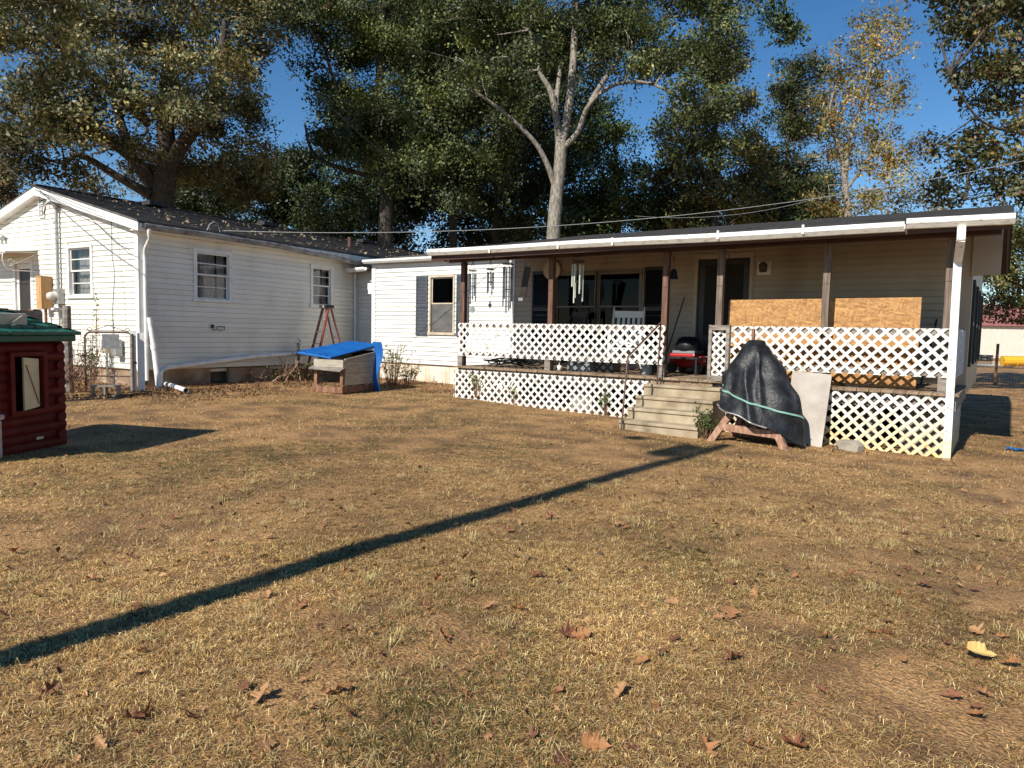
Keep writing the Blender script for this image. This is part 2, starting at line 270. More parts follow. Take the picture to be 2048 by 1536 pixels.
# ------------------------------------------------------------------ walls, siding, windows
FRONT = lambda s, n, z: (s, -n, z)
RIGHT = lambda s, n, z: (n, s, z)
def cells(s0, s1, z0, z1, ops):
    ss = sorted({s0, s1, *[a for o in ops for a in o[:2] if s0 < a < s1]}); zz = sorted({z0, z1, *[a for o in ops for a in o[2:4] if z0 < a < z1]})
    out = []
    for a, b in zip(ss, ss[1:]):
        for c, d in zip(zz, zz[1:]):
            if not any(o[0] <= (a+b)/2 <= o[1] and o[2] <= (c+d)/2 <= o[3] for o in ops): out.append((a, b, c, d))
    return out
def wall(parent, T, off, s0, s1, z0, z1, ops, mat, step=.1016, top=None, name='wall', lip=.026, gr=.018):
    """sheathing with real openings + lapped siding boards as sub-parts; top(s) limits the height (gable)"""
    TT = lambda s, n, z: T(s, n+off, z)
    mb = MB(TT)
    if top is None:
        for a, b, c, d in cells(s0, s1, z0, z1, ops): mb.box(a, b, -.12, 0, c, d)
    else:
        ze = min(top(s0), top(s1))
        for a, b, c, d in cells(s0, s1, z0, ze, ops): mb.box(a, b, -.12, 0, c, d)
        sm = (s0+s1)/2; mb.prism([(s0, 0, ze), (s1, 0, ze), (sm, 0, top(sm))], (0, -.12, 0)) if not T is None else None
    wl = mb.build(name, mat, parent)
    z = z0; k = 0
    while z < (z1 if top is None else top((s0+s1)/2)-.02):
        h = min(step, (z1-z) if top is None else step); segs = [(s0, s1)]
        for o in ops:
            if o[2] < z+h*.6 and o[3] > z+h*.4:
                ns = []
                for a, b in segs:
                    if o[1] <= a or o[0] >= b: ns.append((a, b))
                    else:
                        if o[0] > a: ns.append((a, o[0]))
                        if o[1] < b: ns.append((o[1], b))
                segs = ns
        ns = []
        for a, b in segs:                                  # boards come in 3.6 m lengths, joints staggered
            c_ = a+(.9, 2.7, 1.8, 3.3, .5, 2.2)[k % 6]
            while c_ < b-.4 and b-a > 3.0: ns.append((a, c_-.0015)); a = c_; c_ += 3.6
            ns.append((a, b))
        segs = ns
        jit = random.uniform(-.0012, .0012)
        for a, b in segs:
            mb = MB(TT)
            if top is not None:
                sm = (s0+s1)/2
                def lim(s, zz): # clamp into gable
                    sl = (top(sm)-top(s0))/(sm-s0); hw = (top(sm)-zz)/sl
                    return max(min(s, sm+hw), sm-hw)
                a0, a1, b0, b1 = lim(a, z), lim(a, z+h), lim(b, z), lim(b, z+h)
                if b0-a0 < .02: continue
            else: a0 = a1 = a; b0 = b1 = b
            n0 = lip+jit; n1 = lip*.6; g_ = gr       # recessed groove, overhanging lip, slightly battered face
            mb.add([(a0, .001, z), (b0, .001, z), (b0, .001, z+g_), (a0, .001, z+g_), (b0, n0, z+g_-.003), (a0, n0, z+g_-.003), (b1, n1, z+h), (a1, n1, z+h), (b1, .001, z+h), (a1, .001, z+h)],
                   [(0, 1, 2, 3), (3, 2, 4, 5), (5, 4, 6, 7), (7, 6, 8, 9)])
            mb.build('siding_board', mat, wl)
        z += step; k += 1
    return wl
def window(parent, T, off, s0, s1, z0, z1, kind='old', cur=True, fm=None):
    fm = fm or M['trim']
    TT = lambda s, n, z: T(s, n+off, z)
    f = .07 if kind == 'old' else .045
    mb = MB(TT)
    mb.box(s0-f, s0, -.05, .042, z0-.0, z1).box(s1, s1+f, -.05, .042, z0, z1).box(s0-f, s1+f, -.05, .044, z1, z1+f)
    wd = mb.build('window', fm, parent)
    MB(TT).box(s0-f-.03, s1+f+.03, -.05, .06, z0-.055, z0-.001).build('sill', fm, wd)
    zm = z0+(z1-z0)*.53; t = .03
    def sash(a, b, n, nm='sash'):
        m2 = MB(TT); m2.box(s0+.002, s0+t, n, n+.025, a, b).box(s1-t, s1-.002, n, n+.025, a, b).box(s0+t, s1-t, n, n+.025, a, a+t).box(s0+t, s1-t, n, n+.025, b-t, b)
        m2.build(nm, fm, wd)
        MB(TT).box(s0+t, s1-t, n+.010, n+.013, a+t, b-t).build('pane', M['glass'] if cur else M['glass_dark'], wd)
    sash(zm-.02, z1-.002, -.022); sash(z0+.002, zm+.015, -.049)
    if kind == 'old':
        MB(TT).box(s0+t, s1-t, -.014, -.002, (zm+z1)/2-.009, (zm+z1)/2+.009).build('muntin', fm, wd)
        MB(TT).box(s0+t, s1-t, -.041, -.029, (zm+z0)/2-.008, (zm+z0)/2+.008).build('muntin', fm, wd)
    if cur:
        n = 40; vs = []; fs = []
        for i in range(n+1):
            s = s0+(s1-s0)*i/n; d = -.16+.018*math.sin(i*1.9)+.01*math.sin(i*.7)
            gap = 0 if kind == 'old' else 0
            vs += [(s, d, z0-.02), (s, d, z1)]
        for i in range(n):
            if not (kind == 'old' and .70 < i/n < .76): fs.append((2*i, 2*i+2, 2*i+3, 2*i+1))
        MB(TT).add(vs, fs, True).build('curtain', M['curtain'], wd)
    return wd
def shutter(parent, T, off, s0, s1, z0, z1, mat):
    TT = lambda s, n, z: T(s, n+off, z)
    mb = MB(TT); w = .035; zm = z0+(z1-z0)*.5
    mb.box(s0, s0+w, .016, .055, z0, z1).box(s1-w, s1, .016, .055, z0, z1)
    for a, b in ((z0, z0+.06), (zm-.03, zm+.03), (z1-.06, z1)): mb.box(s0+w, s1-w, .016, .053, a, b)
    sh = mb.build('shutter', mat, parent); ml = MB(TT)
    for a, b in ((z0+.06, zm-.03), (zm+.03, z1-.06)):
        k = int((b-a)/.032)
        for i in range(k):
            z = a+(b-a)*i/k; h = (b-a)/k
            ml.add([(s0+w, .050, z), (s1-w, .050, z), (s1-w, .030, z+h), (s0+w, .030, z+h), (s0+w, .026, z), (s1-w, .026, z)], [(0, 1, 2, 3), (4, 5, 1, 0)])
    o = ml.build('louvres', mat, sh); o['kind'] = 'stuff'
    return sh
def shingle_roof(parent, mat, s0, s1, e, r, T=None, name='roof', course=.14, edge=.03):
    """stepped shingle courses from eave e=(n,z) up to ridge r=(n,z), s along the eave"""
    mb = MB(T); L = math.hypot(r[0]-e[0], r[1]-e[1]); k = max(2, int(L/course))
    nx, nz = -(r[1]-e[1])/L, abs(r[0]-e[0])/L
    if r[0] < e[0]: nx = -nx
    vs = []; fs = []
    for i in range(k):
        a, b = i/k, (i+1)/k
        for t, h in ((a, .028), (b, .016)):
            n_, z_ = e[0]+(r[0]-e[0])*t, e[1]+(r[1]-e[1])*t
            # slight waviness along the eave so that courses are not ruler straight
            for j in range(25):
                s = s0+(s1-s0)*j/24; wv = .004*math.sin(j*1.3+i*.8)
                vs.append((s, n_+nx*(h+wv), z_+nz*(h+wv)))
        o = i*50
        for j in range(24): fs.append((o+j, o+j+1, o+25+j+1, o+25+j))
        if i:
            q = o-25
            for j in range(24): fs.append((q+j, q+j+1, o+j+1, o+j))
    mb.add(vs, fs)
    mb.prism([(s0, e[0], e[1]), (s0, r[0], r[1]), (s0, r[0], r[1]-edge), (s0, e[0], e[1]-edge)], (s1-s0, 0, 0))
    mb.prism([(s0, e[0]+nx*.027, e[1]+nz*.027), (s0, e[0], e[1]-.001), (s0, r[0], r[1]-.001), (s0, r[0]+nx*.015, r[1]+nz*.015)], (.004, 0, 0))
    mb.prism([(s1, e[0]+nx*.027, e[1]+nz*.027), (s1, e[0], e[1]-.001), (s1, r[0], r[1]-.001), (s1, r[0]+nx*.015, r[1]+nz*.015)], (-.004, 0, 0))
    mb.add([(s0, e[0]+nx*.028, e[1]+nz*.028), (s1, e[0]+nx*.028, e[1]+nz*.028), (s1, e[0], e[1]-edge), (s0, e[0], e[1]-edge)], [(0, 1, 2, 3)])
    return mb.build(name, mat, parent)
def gutter_mesh(path, T=None, w=.12, h=.10):     # open K-style trough along a path of points
    prof = [(0, 0), (0, -h), (w*.62, -h), (w, -h*.55), (w, -h*.12), (w*.9, 0), (w*.86, -.006), (w*.95, -h*.14), (w*.95, -h*.5), (w*.6, -h*.95), (.006, -h*.95), (.006, 0)]
    return prof
def trough(mb, path, out, w=.12, h=.10):         # K-style gutter swept along points, open at the top
    prof = [(.004, 0), (0, -h), (w*.62, -h), (w, -h*.5), (w, -h*.1), (w*.88, .004), (w*.88, -h*.12), (w*.93, -h*.48), (w*.58, -h*.93), (.010, -h*.93), (.010, 0)]
    o = Vector(out); vs = []; n = len(prof)
    for p in path:
        for a, b in prof: vs.append(Vector(p)+o*a+Vector((0, 0, b)))
    fs = [(i*n+k, i*n+(k+1)%n, (i+1)*n+(k+1)%n, (i+1)*n+k) for i in range(len(path)-1) for k in range(n)]
    return mb.add(vs, fs+[tuple(range(n)), tuple(range((len(path)-1)*n, len(path)*n))])

# ================================================================== the old white house on the left
A_L = R(4.7); K = Vector((-13.087, 6.668, 0))
def LH(u, v, z=0): return Vector((K.x+u*math.cos(A_L)-v*math.sin(A_L), K.y+u*math.sin(A_L)+v*math.cos(A_L), z))
def old_house():
    H = thing('old_house', 'white clapboard house with dark gable roof at left of the yard', 'house', K, A_L)
    top = lambda s: 4.02-.258*abs(s+3.25)
    wall(H, FRONT, 0, -6.5, 0, .49, 0, [(-2.36, -1.46, 1.83, 2.89), (-4.56, -3.70, .5, 2.68)], M['siding'], top=top)
    wall(H, RIGHT, 0, 0, 5.75, .49, 3.14, [(1.10, 1.99, 1.82, 2.87), (4.16, 4.88, 1.83, 2.84)], M['siding'], lip=.028, gr=.017)
    window(H, FRONT, 0, -2.29, -1.53, 1.885, 2.82); window(H, RIGHT, 0, 1.17, 1.92, 1.875, 2.80); window(H, RIGHT, 0, 4.23, 4.81, 1.885, 2.77)
    mb = MB(); mb.box(-6.5, -6.38, .12, 12.3, .4, 3.1).box(-6.38, -.12, 12.2, 12.3, .4, 3.1).box(-6.38, -.12, .12, 12.2, .40, .46).box(-.12, 0, 5.75, 12.2, .4, 3.14)
    mb.build('rear_wall', M['siding'], H)
    MB().box(-6.38, -.13, .5, .52, .47, 3.0).box(-.55, -.53, .53, 12, .47, 3.0).build('interior', M['dark_in'], H)
    # door with storm frame and awning
    d = MB(FRONT).box(-4.56, -4.46, -.06, .03, .5, 2.68).box(-3.80, -3.70, -.06, .03, .5, 2.68).box(-4.46, -3.80, -.06, .028, 2.58, 2.68).build('door', M['trim'], H)
    MB(FRONT).box(-4.455, -4.36, -.05, -.01, .52, 2.575).box(-3.90, -3.805, -.05, -.01, .52, 2.575).box(-4.36, -3.90, -.05, -.01, 2.47, 2.575).box(-4.36, -3.90, -.05, -.012, 1.48, 1.54).box(-4.36, -3.90, -.05, -.01, .52, .75).build('storm_frame', M['trim'], d)
    MB(FRONT).box(-4.36, -3.90, -.04, -.034, .75, 2.47).build('screen', M['door_dark'], d)
    MB(FRONT).tube([(-4.42, .0, 1.42), (-4.42, .03, 1.42), (-4.42, .03, 1.54), (-4.42, 0, 1.54)], .008).build('handle', M['black'], d)
    # roof
    YM = lambda s, n, z: (n, s, z)
    shingle_roof(H, M['roof'], -.17, 12.7, (.25, 3.185), (-3.25, 4.10), YM); shingle_roof(H, M['roof'], -.17, 12.7, (-6.75, 3.185), (-3.25, 4.10), YM)
    MB().bar((-3.25, -.18, 4.128), (-3.25, 12.72, 4.128), .22, .014).build('ridge_cap', M['roof'], H)
    # rake boards, soffit, corner boards
    for sg in (1, -1):
        e = (-3.25+sg*3.52, 3.165); a = (-3.25, 4.075)
        m = MB(); m.prism([(a[0], -.175, a[1]), (e[0], -.175, e[1]), (e[0], -.175, e[1]-.15), (a[0], -.175, a[1]-.155)], (0, .025, 0))
        m.prism([(a[0], -.15, a[1]-.125), (e[0], -.15, e[1]-.125), (e[0], -.15, e[1]-.145), (a[0], -.15, a[1]-.145)], (0, .148, 0))
        m.build('rake_board', M['trim'], H)
    MB().box(.0, .27, -.15, 12.5, 3.035, 3.055).build('soffit', M['siding'], H)
    MB().box(.245, .268, -.15, 12.5, 3.056, 3.15).build('fascia', M['trim'], H)
    MB().box(-.07, .031, -.031, -.002, .47, 3.14).box(.002, .031, -.001, .07, .47, 3.03).build('corner_board', M['trim'], H)
    MB().box(.002, .04, 5.62, 5.74, .47, 3.03).build('corner_board', M['trim'], H)
    # sagging old gutter along the eave
    pth = [(.272, -.1+6.0*i/24, 3.15-.02*math.sin(i*.9)*.3-(.17*((i-9)/15)**1.6 if i > 9 else 0)) for i in range(25)]
    trough(MB(), pth, (1, 0, 0), .11, .095).build('old_gutter', M['gutter_old'], H)
    vs = MB(); rr = random.Random(3)
    for i in range(170):
        j = rr.uniform(7, 24); k = int(j) if j < 24 else 23; p = Vector(pth[k]).lerp(Vector(pth[k+1]), j-k) if k < 24 else Vector(pth[24])
        c = p+Vector((rr.uniform(.01, .10), 0, rr.uniform(-.01, .03))); a = rr.uniform(0, 6.28); d1 = Vector((math.cos(a), math.sin(a), rr.uniform(-.6, .6)))*rr.uniform(.015, .035); d2 = d1.cross(Vector((0, 0, 1))).normalized()*.014
        vs.add([c-d1, c+d2, c+d1, c-d2], [(0, 1, 2, 3)])
    o = vs.build('gutter_debris', M['brown_wood'], H); o['kind'] = 'stuff'
    # foundation piers and skirt
    m = MB(); m.box(-6.45, -.05, .03, .12, .1, .488); m.build('foundation', M['skirt_block'], H)
    m = MB(); m.box(-.14, -.04, .15, 1.5, .0, .488); m.box(-.14, -.05, 1.95, 3.1, .0, .47); m.box(-.5, -.45, .2, 5.7, .0, .488); m.build('foundation', M['skirt_block'], H)
    # gable vent with slats
    v = MB(FRONT).box(-3.37, -3.345, .016, .05, 3.48, 3.89).box(-3.175, -3.15, .016, .05, 3.48, 3.89).box(-3.345, -3.175, .016, .05, 3.48, 3.50).box(-3.345, -3.175, .016, .05, 3.87, 3.89).build('gable_vent', M['trim'], H)
    MB(FRONT).box(-3.345, -3.175, .017, .02, 3.5, 3.87).build('vent_opening', M['dark_in'], v)
    for i in range(9):
        z = 3.51+i*.041; MB(FRONT).add([(-3.345, .045, z), (-3.175, .045, z), (-3.175, .024, z+.022), (-3.345, .024, z+.022)], [(0, 1, 2, 3)]).build('slat', M['trim'], v)
    # roof vents and stack
    for v_ in (2.2, 5.4, 9.2):
        MB().box(-3.05, -2.75, v_-.22, v_+.22, 4.06, 4.15).build('roof_vent', M['roof2'], H)
    MB().tube([(-1.15, 6.7, 3.5), (-1.15, 6.7, 3.83)], .055, 12).build('vent_stack', M['rail_iron'], H)
    # hose hanger + downspout at the corner
    MB().tube([(.36, -.02, 3.06), (.36, -.02, 2.98), (.30, .03, 2.90), (.12, .06, 2.74), (.075, .07, 2.66), (.075, .07, 2.5), (.075, .07, .42), (.075, .07, .30)], .034, 10).build('downspout', M['pipe'], H)
    MB().tube([(.07, 5.60, 2.92), (.07, 5.60, .5)], .03, 8).build('downspout', M['pipe'], H)
    m = MB(); m.box(.017, .06, 1.48, 1.53, 1.30, 1.37); m.tube([(.04, 1.50, 1.30), (.05, 1.50, 1.255), (.05, 1.58, 1.26), (.05, 1.60, 1.30), (.05, 1.62, 1.33), (.05, 1.78, 1.33), (.05, 1.79, 1.27), (.05, 1.66, 1.25), (.05, 1.62, 1.27)], .008, 6)
    m.build('hose_hanger', M['black'], H)
    # door awning: thin sheet with scrolled wire sides
    aw = MB(FRONT).add([(-5.3, .02, 2.84), (-3.50, .02, 2.84), (-3.50, .62, 2.76), (-5.3, .62, 2.76), (-5.3, .02, 2.82), (-3.50, .02, 2.82), (-3.50, .62, 2.74), (-5.3, .62, 2.74)], [(0, 1, 2, 3), (7, 6, 5, 4), (0, 4, 5, 1), (1, 5, 6, 2), (2, 6, 7, 3)]).build('awning', M['white_paint'], H)
    for s in (-5.25, -3.52):
        m = MB(FRONT); m.tube([(s, .02, 2.79), (s, .6, 2.74), (s, .66, 2.70), (s, .67, 2.58), (s, .62, 2.44), (s, .5, 2.38), (s, .02, 2.40)], .010, 6); m.tube([(s, .02, 2.76), (s, .55, 2.46)], .007, 6)
        m.tube([(s, .5+.07*math.cos(a*.6)*(1-a/18), 2.55+.07*math.sin(a*.6)*(1-a/18)) for a in range(16)], .006, 6); m.build('bracket', M['white_paint'], aw)
    m = MB(FRONT); m.tube([(-5.25, .66, 2.70), (-3.52, .66, 2.70)], .010, 6); m.build('front_bar', M['white_paint'], aw)
    # floodlight
    m = MB(FRONT); m.box(-4.95, -4.85, .017, .05, 3.12, 3.20); m.lathe((-4.98, .09, 3.13), [(.0, -.03), (.05, -.02), (.055, .05), (.03, .07)], 12); m.lathe((-4.80, .09, 3.13), [(.0, -.03), (.05, -.02), (.055, .05), (.03, .07)], 12); m.build('flood_light', M['steel'], H)
old_house()

# ================================================================== the mobile home behind the porch
def mobile_home():
    H = thing('mobile_home', 'long low white sided mobile home behind the porch', 'house', (0, 0, 0))
    Y0 = -12.1
    ops = [(-10.80, -10.06, 1.255, 2.58), (-7.47, -5.55, 1.10, 2.56), (-4.50, -3.59, .70, 2.71)]
    wall(H, FRONT, Y0, -12.64, -8.48, .55, 2.92, ops, M['siding_home']); wall(H, FRONT, Y0, -8.48, -.46, .55, 2.95, ops, M['siding_almond_shaded'], lip=.034, gr=.022)
    # recess wall beside the old house and the plain far sides
    p, q = LH(0.02, 5.74), LH(.92, 5.74)
    wr = wall(H, lambda s, n, z: (p.x+(q.x-p.x)*s/.9+n*.08, p.y+(q.y-p.y)*s/.9-n, z), 0, 0, .9, .55, 2.80, [], M['siding_home'], name='recess_wall')
    mb = MB(); mb.box(-.58, -.46, 12.22, 18.3, .5, 2.95).box(-12.64, -12.52, 12.22, 18.3, .5, 2.95).box(-12.52, -.58, 18.2, 18.3, .5, 2.95).box(-12.52, -.58, 12.22, 18.2, .5, .54); mb.build('side_wall', M['siding_almond_shaded'], H)
    MB().box(-12.5, -.6, 13.0, 13.02, .55, 2.9).build('interior', M['dark_in'], H)
    MB().box(-.458, -.425, 12.1, 12.25, .5, 2.95).box(-.60, -.426, 12.062, 12.075, .5, 2.95).build('corner_trim', M['siding_almond_shaded'], H)
    MB().box(-12.67, -12.55, 12.062, 12.075, .5, 2.90).build('corner_trim', M['trim'], H)
    MB().box(-8.53, -8.43, 12.058, 12.075, .55, 2.95).build('joint_trim', M['trim'], H)
    # skirting of ribbed panels
    x = -12.62
    while x < -8.4:
        MB().box(x, x+.235, 12.13, 12.15, .05, .548).box(x+.10, x+.118, 12.122, 12.129, .05, .548).build('skirting_panel', M['skirt_home'], H); x += .24
    MB().box(-8.4, -.5, 12.16, 12.2, -.2, .54).build('underdeck_dark', M['dark_in'], H)  # near-black sheet in place of the shade under the deck
    # windows
    w1 = window(H, FRONT, Y0, -10.76, -10.10, 1.30, 2.54, 'new', False, M['frame_tan'])
    MB().box(-10.735, -10.125, 12.098, 12.100, 1.325, 1.93).build('insect_screen', M['screen'], w1)
    for a, b in ((-11.20, -10.85), (-9.99, -9.64)): shutter(H, FRONT, Y0, a, b, 1.22, 2.58, M['shutter'])
    for a, b in ((-7.43, -6.53), (-6.47, -5.60)):
        ww = window(H, FRONT, Y0, a, b, 1.15, 2.51, 'new', False, M['frame_dim'])
        n = 36; vs = []; fs = []
        for i in range(n+1): vs += [(a+(b-a)*i/n, 12.30+.02*math.sin(i*1.7), 1.15), (a+(b-a)*i/n, 12.30+.02*math.sin(i*1.7), 2.5)]
        MB().add(vs, [(2*i, 2*i+2, 2*i+3, 2*i+1) for i in range(n)], True).build('curtain', M['door_dark'], ww)
    for a, b in ((-7.98, -7.52), (-5.51, -5.12)): shutter(H, FRONT, Y0, a, b, 1.08, 2.58, M['black'])
    d = MB(FRONT).box(-4.56, -4.50, 12.1-24.2-.0, -12.06, .70, 2.71).box(-3.59, -3.53, -12.10, -12.06, .70, 2.71).box(-4.56, -3.53, -12.10, -12.058, 2.71, 2.77).build('door', M['siding_almond_shaded'], H)
    MB().box(-4.495, -3.595, 12.12, 12.16, .72, 2.70).build('door_leaf', M['door_dark'], d)
    MB().box(-4.38, -3.71, 12.112, 12.119, 1.35, 2.58).build('door_glass', M['dark_in'], d)
    MB().box(-4.38, -3.71, 12.112, 12.119, .85, 1.22).build('door_panel', M['door_dark'], d)
    MB().tube([(-3.68, 12.11, 1.65), (-3.68, 12.06, 1.65), (-3.68, 12.06, 1.77), (-3.68, 12.11, 1.77)], .01).build('handle', M['steel'], d)
    # porch light: square plate, dark lantern
    pl = MB().box(-3.47, -3.25, 12.06, 12.084, 2.38, 2.60).build('porch_light', M['trim'], H)
    MB().lathe((-3.36, 12.0, 2.42), [(.0, 0), (.05, .0), (.06, .02), (.07, .12), (.035, .16), (.0, .17)], 12).build('lantern', M['rail_iron'], pl)
    # roofs
    shingle_roof(H, M['roof'], -12.85, -8.62, (11.985, 2.995), (14.9, 3.47), None)
    shingle_roof(H, M['roof2'], -8.54, .0, (9.62, 2.755), (15.2, 3.71), None)
    MB().prism([(-12.85, 18.6, 2.9), (-12.85, 15.2, 3.45), (-12.85, 14.9, 3.47), (-12.85, 14.9, 3.40), (-12.85, 18.6, 2.82)], (4.23, 0, 0)).prism([(-8.6, 18.6, 2.9), (-8.6, 15.2, 3.70), (-8.6, 15.2, 3.63), (-8.6, 18.6, 2.82)], (8.6, 0, 0)).build('rear_roof', M['roof2'], H)
    # gable ends
    MB().prism([(-.46, 12.1, 2.95), (-.46, 18.3, 2.95), (-.46, 15.2, 3.61), (-.46, 12.1, 3.14)], (-.08, 0, 0)).prism([(-8.55, 12.25, 2.95), (-8.55, 18.3, 2.95), (-8.55, 15.2, 3.61), (-8.55, 12.25, 3.14)], (.08, 0, 0)).build('gable', M['siding_home'], H)
    MB().box(-.445, -.10, 12.02, 12.10, 2.28, 2.98).build('eave_box', M['siding_almond_shaded'], H)
    [shutter(H, RIGHT, -.46, a, b, .95, 2.27, M['black']) for a, b in ((12.75, 13.2), (14.3, 14.75), (15.6, 16.05), (17.1, 17.55))]; [MB().box(-.459, -.44, a, b, 1.0, 2.2).build('end_dark_pane', M['door_dark'], H) for a, b in ((13.22, 14.28), (16.07, 17.08))]; MB().box(-.05, -.03, 9.75, 17.6, 2.70, 2.74).build('rake_board', M['beam'], H)  # shutters and panes put in to darken the shaded end wall
    MB().box(-12.8, -8.62, 11.99, 12.073, 2.925, 2.94).build('soffit', M['trim'], H)
    g = MB(); trough(g, [(-12.82, 11.98, 3.005), (-8.60, 11.98, 2.985)], (0, -1, 0), .10, .085); g.build('gutter', M['gutter'], H)
    g = MB(); trough(g, [(-13.42, 12.0, 2.82), (-12.83, 12.05, 2.845)], (0, -1, 0), .11, .09); g.build('gutter', M['gutter'], H)
    MB().box(-13.5, -12.7, 12.09, 12.5, 2.80, 2.84).build('recess_roof', M['roof'], H)
    m = MB(); m.box(-12.80, -12.665, 12.05, 12.09, 2.30, 2.46); m.box(-12.78, -12.67, 12.05, 12.085, 2.20, 2.299); m.build('phone_box', M['white_paint'], H)
mobile_home()

# ================================================================== porch
def clip_poly(poly, x0, x1, zlo, z1):
    def cut(P, f):
        out = []
        for i in range(len(P)):
            a, b = P[i], P[(i+1) % len(P)]; fa, fb = f(a), f(b)
            if fa >= 0: out.append(a)
            if fa*fb < 0: t = fa/(fa-fb); out.append((a[0]+(b[0]-a[0])*t, a[1]+(b[1]-a[1])*t))
        return out
    z0f, sl = zlo
    for f in (lambda p: p[0]-x0, lambda p: x1-p[0], lambda p: p[1]-(z0f+sl*(p[0]-x0)), lambda p: z1-p[1]):
        if poly: poly = cut(poly, f)
    return poly
def lattice(parent, x0, x1, z0, z1, T, mat, slope=0, pitch=.15, w=.038, joined=False, ph=0):
    pan = bpy.data.objects.new('lattice_panel', None); S.collection.objects.link(pan); pan.parent = parent; pan.empty_display_size = .1
    H = z1-min(z0, z0+slope*(x1-x0)); jm = MB(T)
    for k, sg in enumerate((1, -1)):
        c = x0-H-.3+ph
        while c < x1+H+.3:
            hw = w*math.sqrt(2)/2*random.uniform(.93, 1.05); c0_ = c; c = c+random.uniform(-.004, .004)
            zb, zt = z1-H-.2, z1+.2; L = zt-zb
            xb = c if sg > 0 else c; xt = c+sg*L
            P = clip_poly([(xb-hw, zb), (xb+hw, zb), (xt+hw, zt), (xt-hw, zt)], x0, x1, (z0, slope), z1)
            if len(P) >= 3:
                area = abs(sum(P[i][0]*P[(i+1) % len(P)][1]-P[(i+1) % len(P)][0]*P[i][1] for i in range(len(P))))/2
                if area > 2e-4:
                    mb = jm if joined else MB(T); n0 = .0 if k else .0065
                    mb.prism([(a, n0, b) for a, b in P], (0, .006, 0))
                    if not joined: mb.build('lattice_slat', mat, pan)
            c = c0_+pitch
    if joined: o = jm.build('lattice_slats', mat, pan); o['kind'] = 'stuff'
    return pan
def porch():
    P = thing('porch', 'covered wooden porch with white lattice rails and brown posts', 'porch', (0, 0, 0))
    # deck
    x = -8.30
    while x < -.42:
        MB().box(x, x+.135, 9.98+random.uniform(-.012, .012), 12.07, .665, .70+random.uniform(-.003, .003)).build('deck_board', M['deck'], P); x += .141
    MB().box(-8.28, -.44, 10.07, 10.11, .48, .664).box(-8.28, -8.24, 10.11, 12.1, .48, .664).box(-.48, -.44, 10.11, 12.1, .48, .664).build('rim_joist', M['grey_wood'], P)
    MB().box(-4.42, -3.45, 10.02, 10.066, .50, .663).build('step_rim', M['yellow_wood'] if False else M['deck'], P)
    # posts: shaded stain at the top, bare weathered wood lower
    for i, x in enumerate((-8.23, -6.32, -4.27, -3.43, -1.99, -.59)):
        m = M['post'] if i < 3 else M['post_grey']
        po = MB().box(x-.045, x+.045, 10.10, 10.19, .70, 2.60).build('post', m, P, bevel=.004)
        MB().box(x-.046, x+.046, 10.098, 10.1, 2.06, 2.068).build('wire_band', M['wire_dark'], po)
        MB().box(x-.055, x+.055, 10.05, 10.095, .69 if i not in (3,) else .70, .90).build('lower_post', M['grey_wood'], po)
    for x in (-8.2, -6.3, -4.3, -3.4, -1.35, -.55): MB().box(x-.05, x+.05, 10.16, 10.26, gz(x, 10.2)-.15, .66).build('pier', M['grey_wood'], P)
    MB().box(-1.05, -.62, 10.3, 10.5, -.25, .42).build('pier_block', M['block'], P)
    MB().box(-1.9, -1.4, 11.2, 11.4, -.25, .42).build('pier_block', M['block'], P)
    MB().box(-6.0, -5.6, 10.35, 10.55, -.1, .40).build('pier_block', M['block'], P)
    # beam, rafters, gutter, downspout
    MB().box(-8.58, -.10, 10.06, 10.20, 2.602, 2.79).build('beam', M['beam'], P)
    MB().box(-8.59, -8.575, 9.95, 10.3, 2.62, 2.80).build('beam_end', M['post_grey'], P)
    x = -8.5
    while x < -.1:
        MB().add([(x, 9.66, 2.64), (x+.04, 9.66, 2.64), (x+.04, 9.66, 2.72), (x, 9.66, 2.72), (x, 12.08, 3.06), (x+.04, 12.08, 3.06), (x+.04, 12.08, 3.18), (x, 12.08, 3.18)], [(0,1,2,3),(4,7,6,5),(0,4,5,1),(3,2,6,7),(0,3,7,4),(1,5,6,2)]).build('rafter', M['beam'], P); x += .6
    MB().box(-8.59, -.01, 9.635, 9.657, 2.60, 2.735).build('fascia', M['beam'], P)
    g = MB(); trough(g, [(-8.60+7.55*i/12, 9.634, 2.790-.062*i/12-.006*math.sin(i*.9)) for i in range(13)], (0, -1, 0), .12, .105)
    gu = g.build('gutter', M['gutter'], P)
    g = MB(); trough(g, [(-1.03, 9.634, 2.765), (.02, 9.634, 2.748)], (0, -1, 0), .125, .11); g.build('gutter', M['gutter'], P)
    for x in (-7.2, -5.85, -4.9, -3.3, -2.2): MB().box(x, x+.03, 9.505, 9.52, 2.66, 2.775).build('gutter_clip', M['gutter'], gu)
    sp = MB()
    def rectpath(mb, pts, w, d):
        for a, b in zip(pts, pts[1:]): mb.bar(a, b, w, d, (0, -1, 0) if abs(Vector(b).z-Vector(a).z) > .01 else (0, 0, 1), ext=.004)
    rectpath(sp, [(-.475, 9.56, 2.64), (-.475, 9.58, 2.50), (-.51, 9.93, 2.28), (-.495, 9.96, -.02), (-.49, 9.86, -.09)], .085, .065)
    sp.build('downspout', M['spout'], P)
    # rails
    FY = lambda y: (lambda a, n, b: (a, y-n, b))
    lattice(P, -8.26, -4.21, .885, 1.487, FY(10.04), M['lattice'])
    lattice(P, -3.24, -.53, .885, 1.487, FY(10.04), M['lattice'], ph=.05)
    lattice(P, -8.30, -4.43, .08, .628, FY(10.02), M['lattice'], slope=-.031, ph=.03)
    lattice(P, -3.25, -.52, -.04, .66, FY(10.02), M['lattice'], slope=-.032, ph=.08)
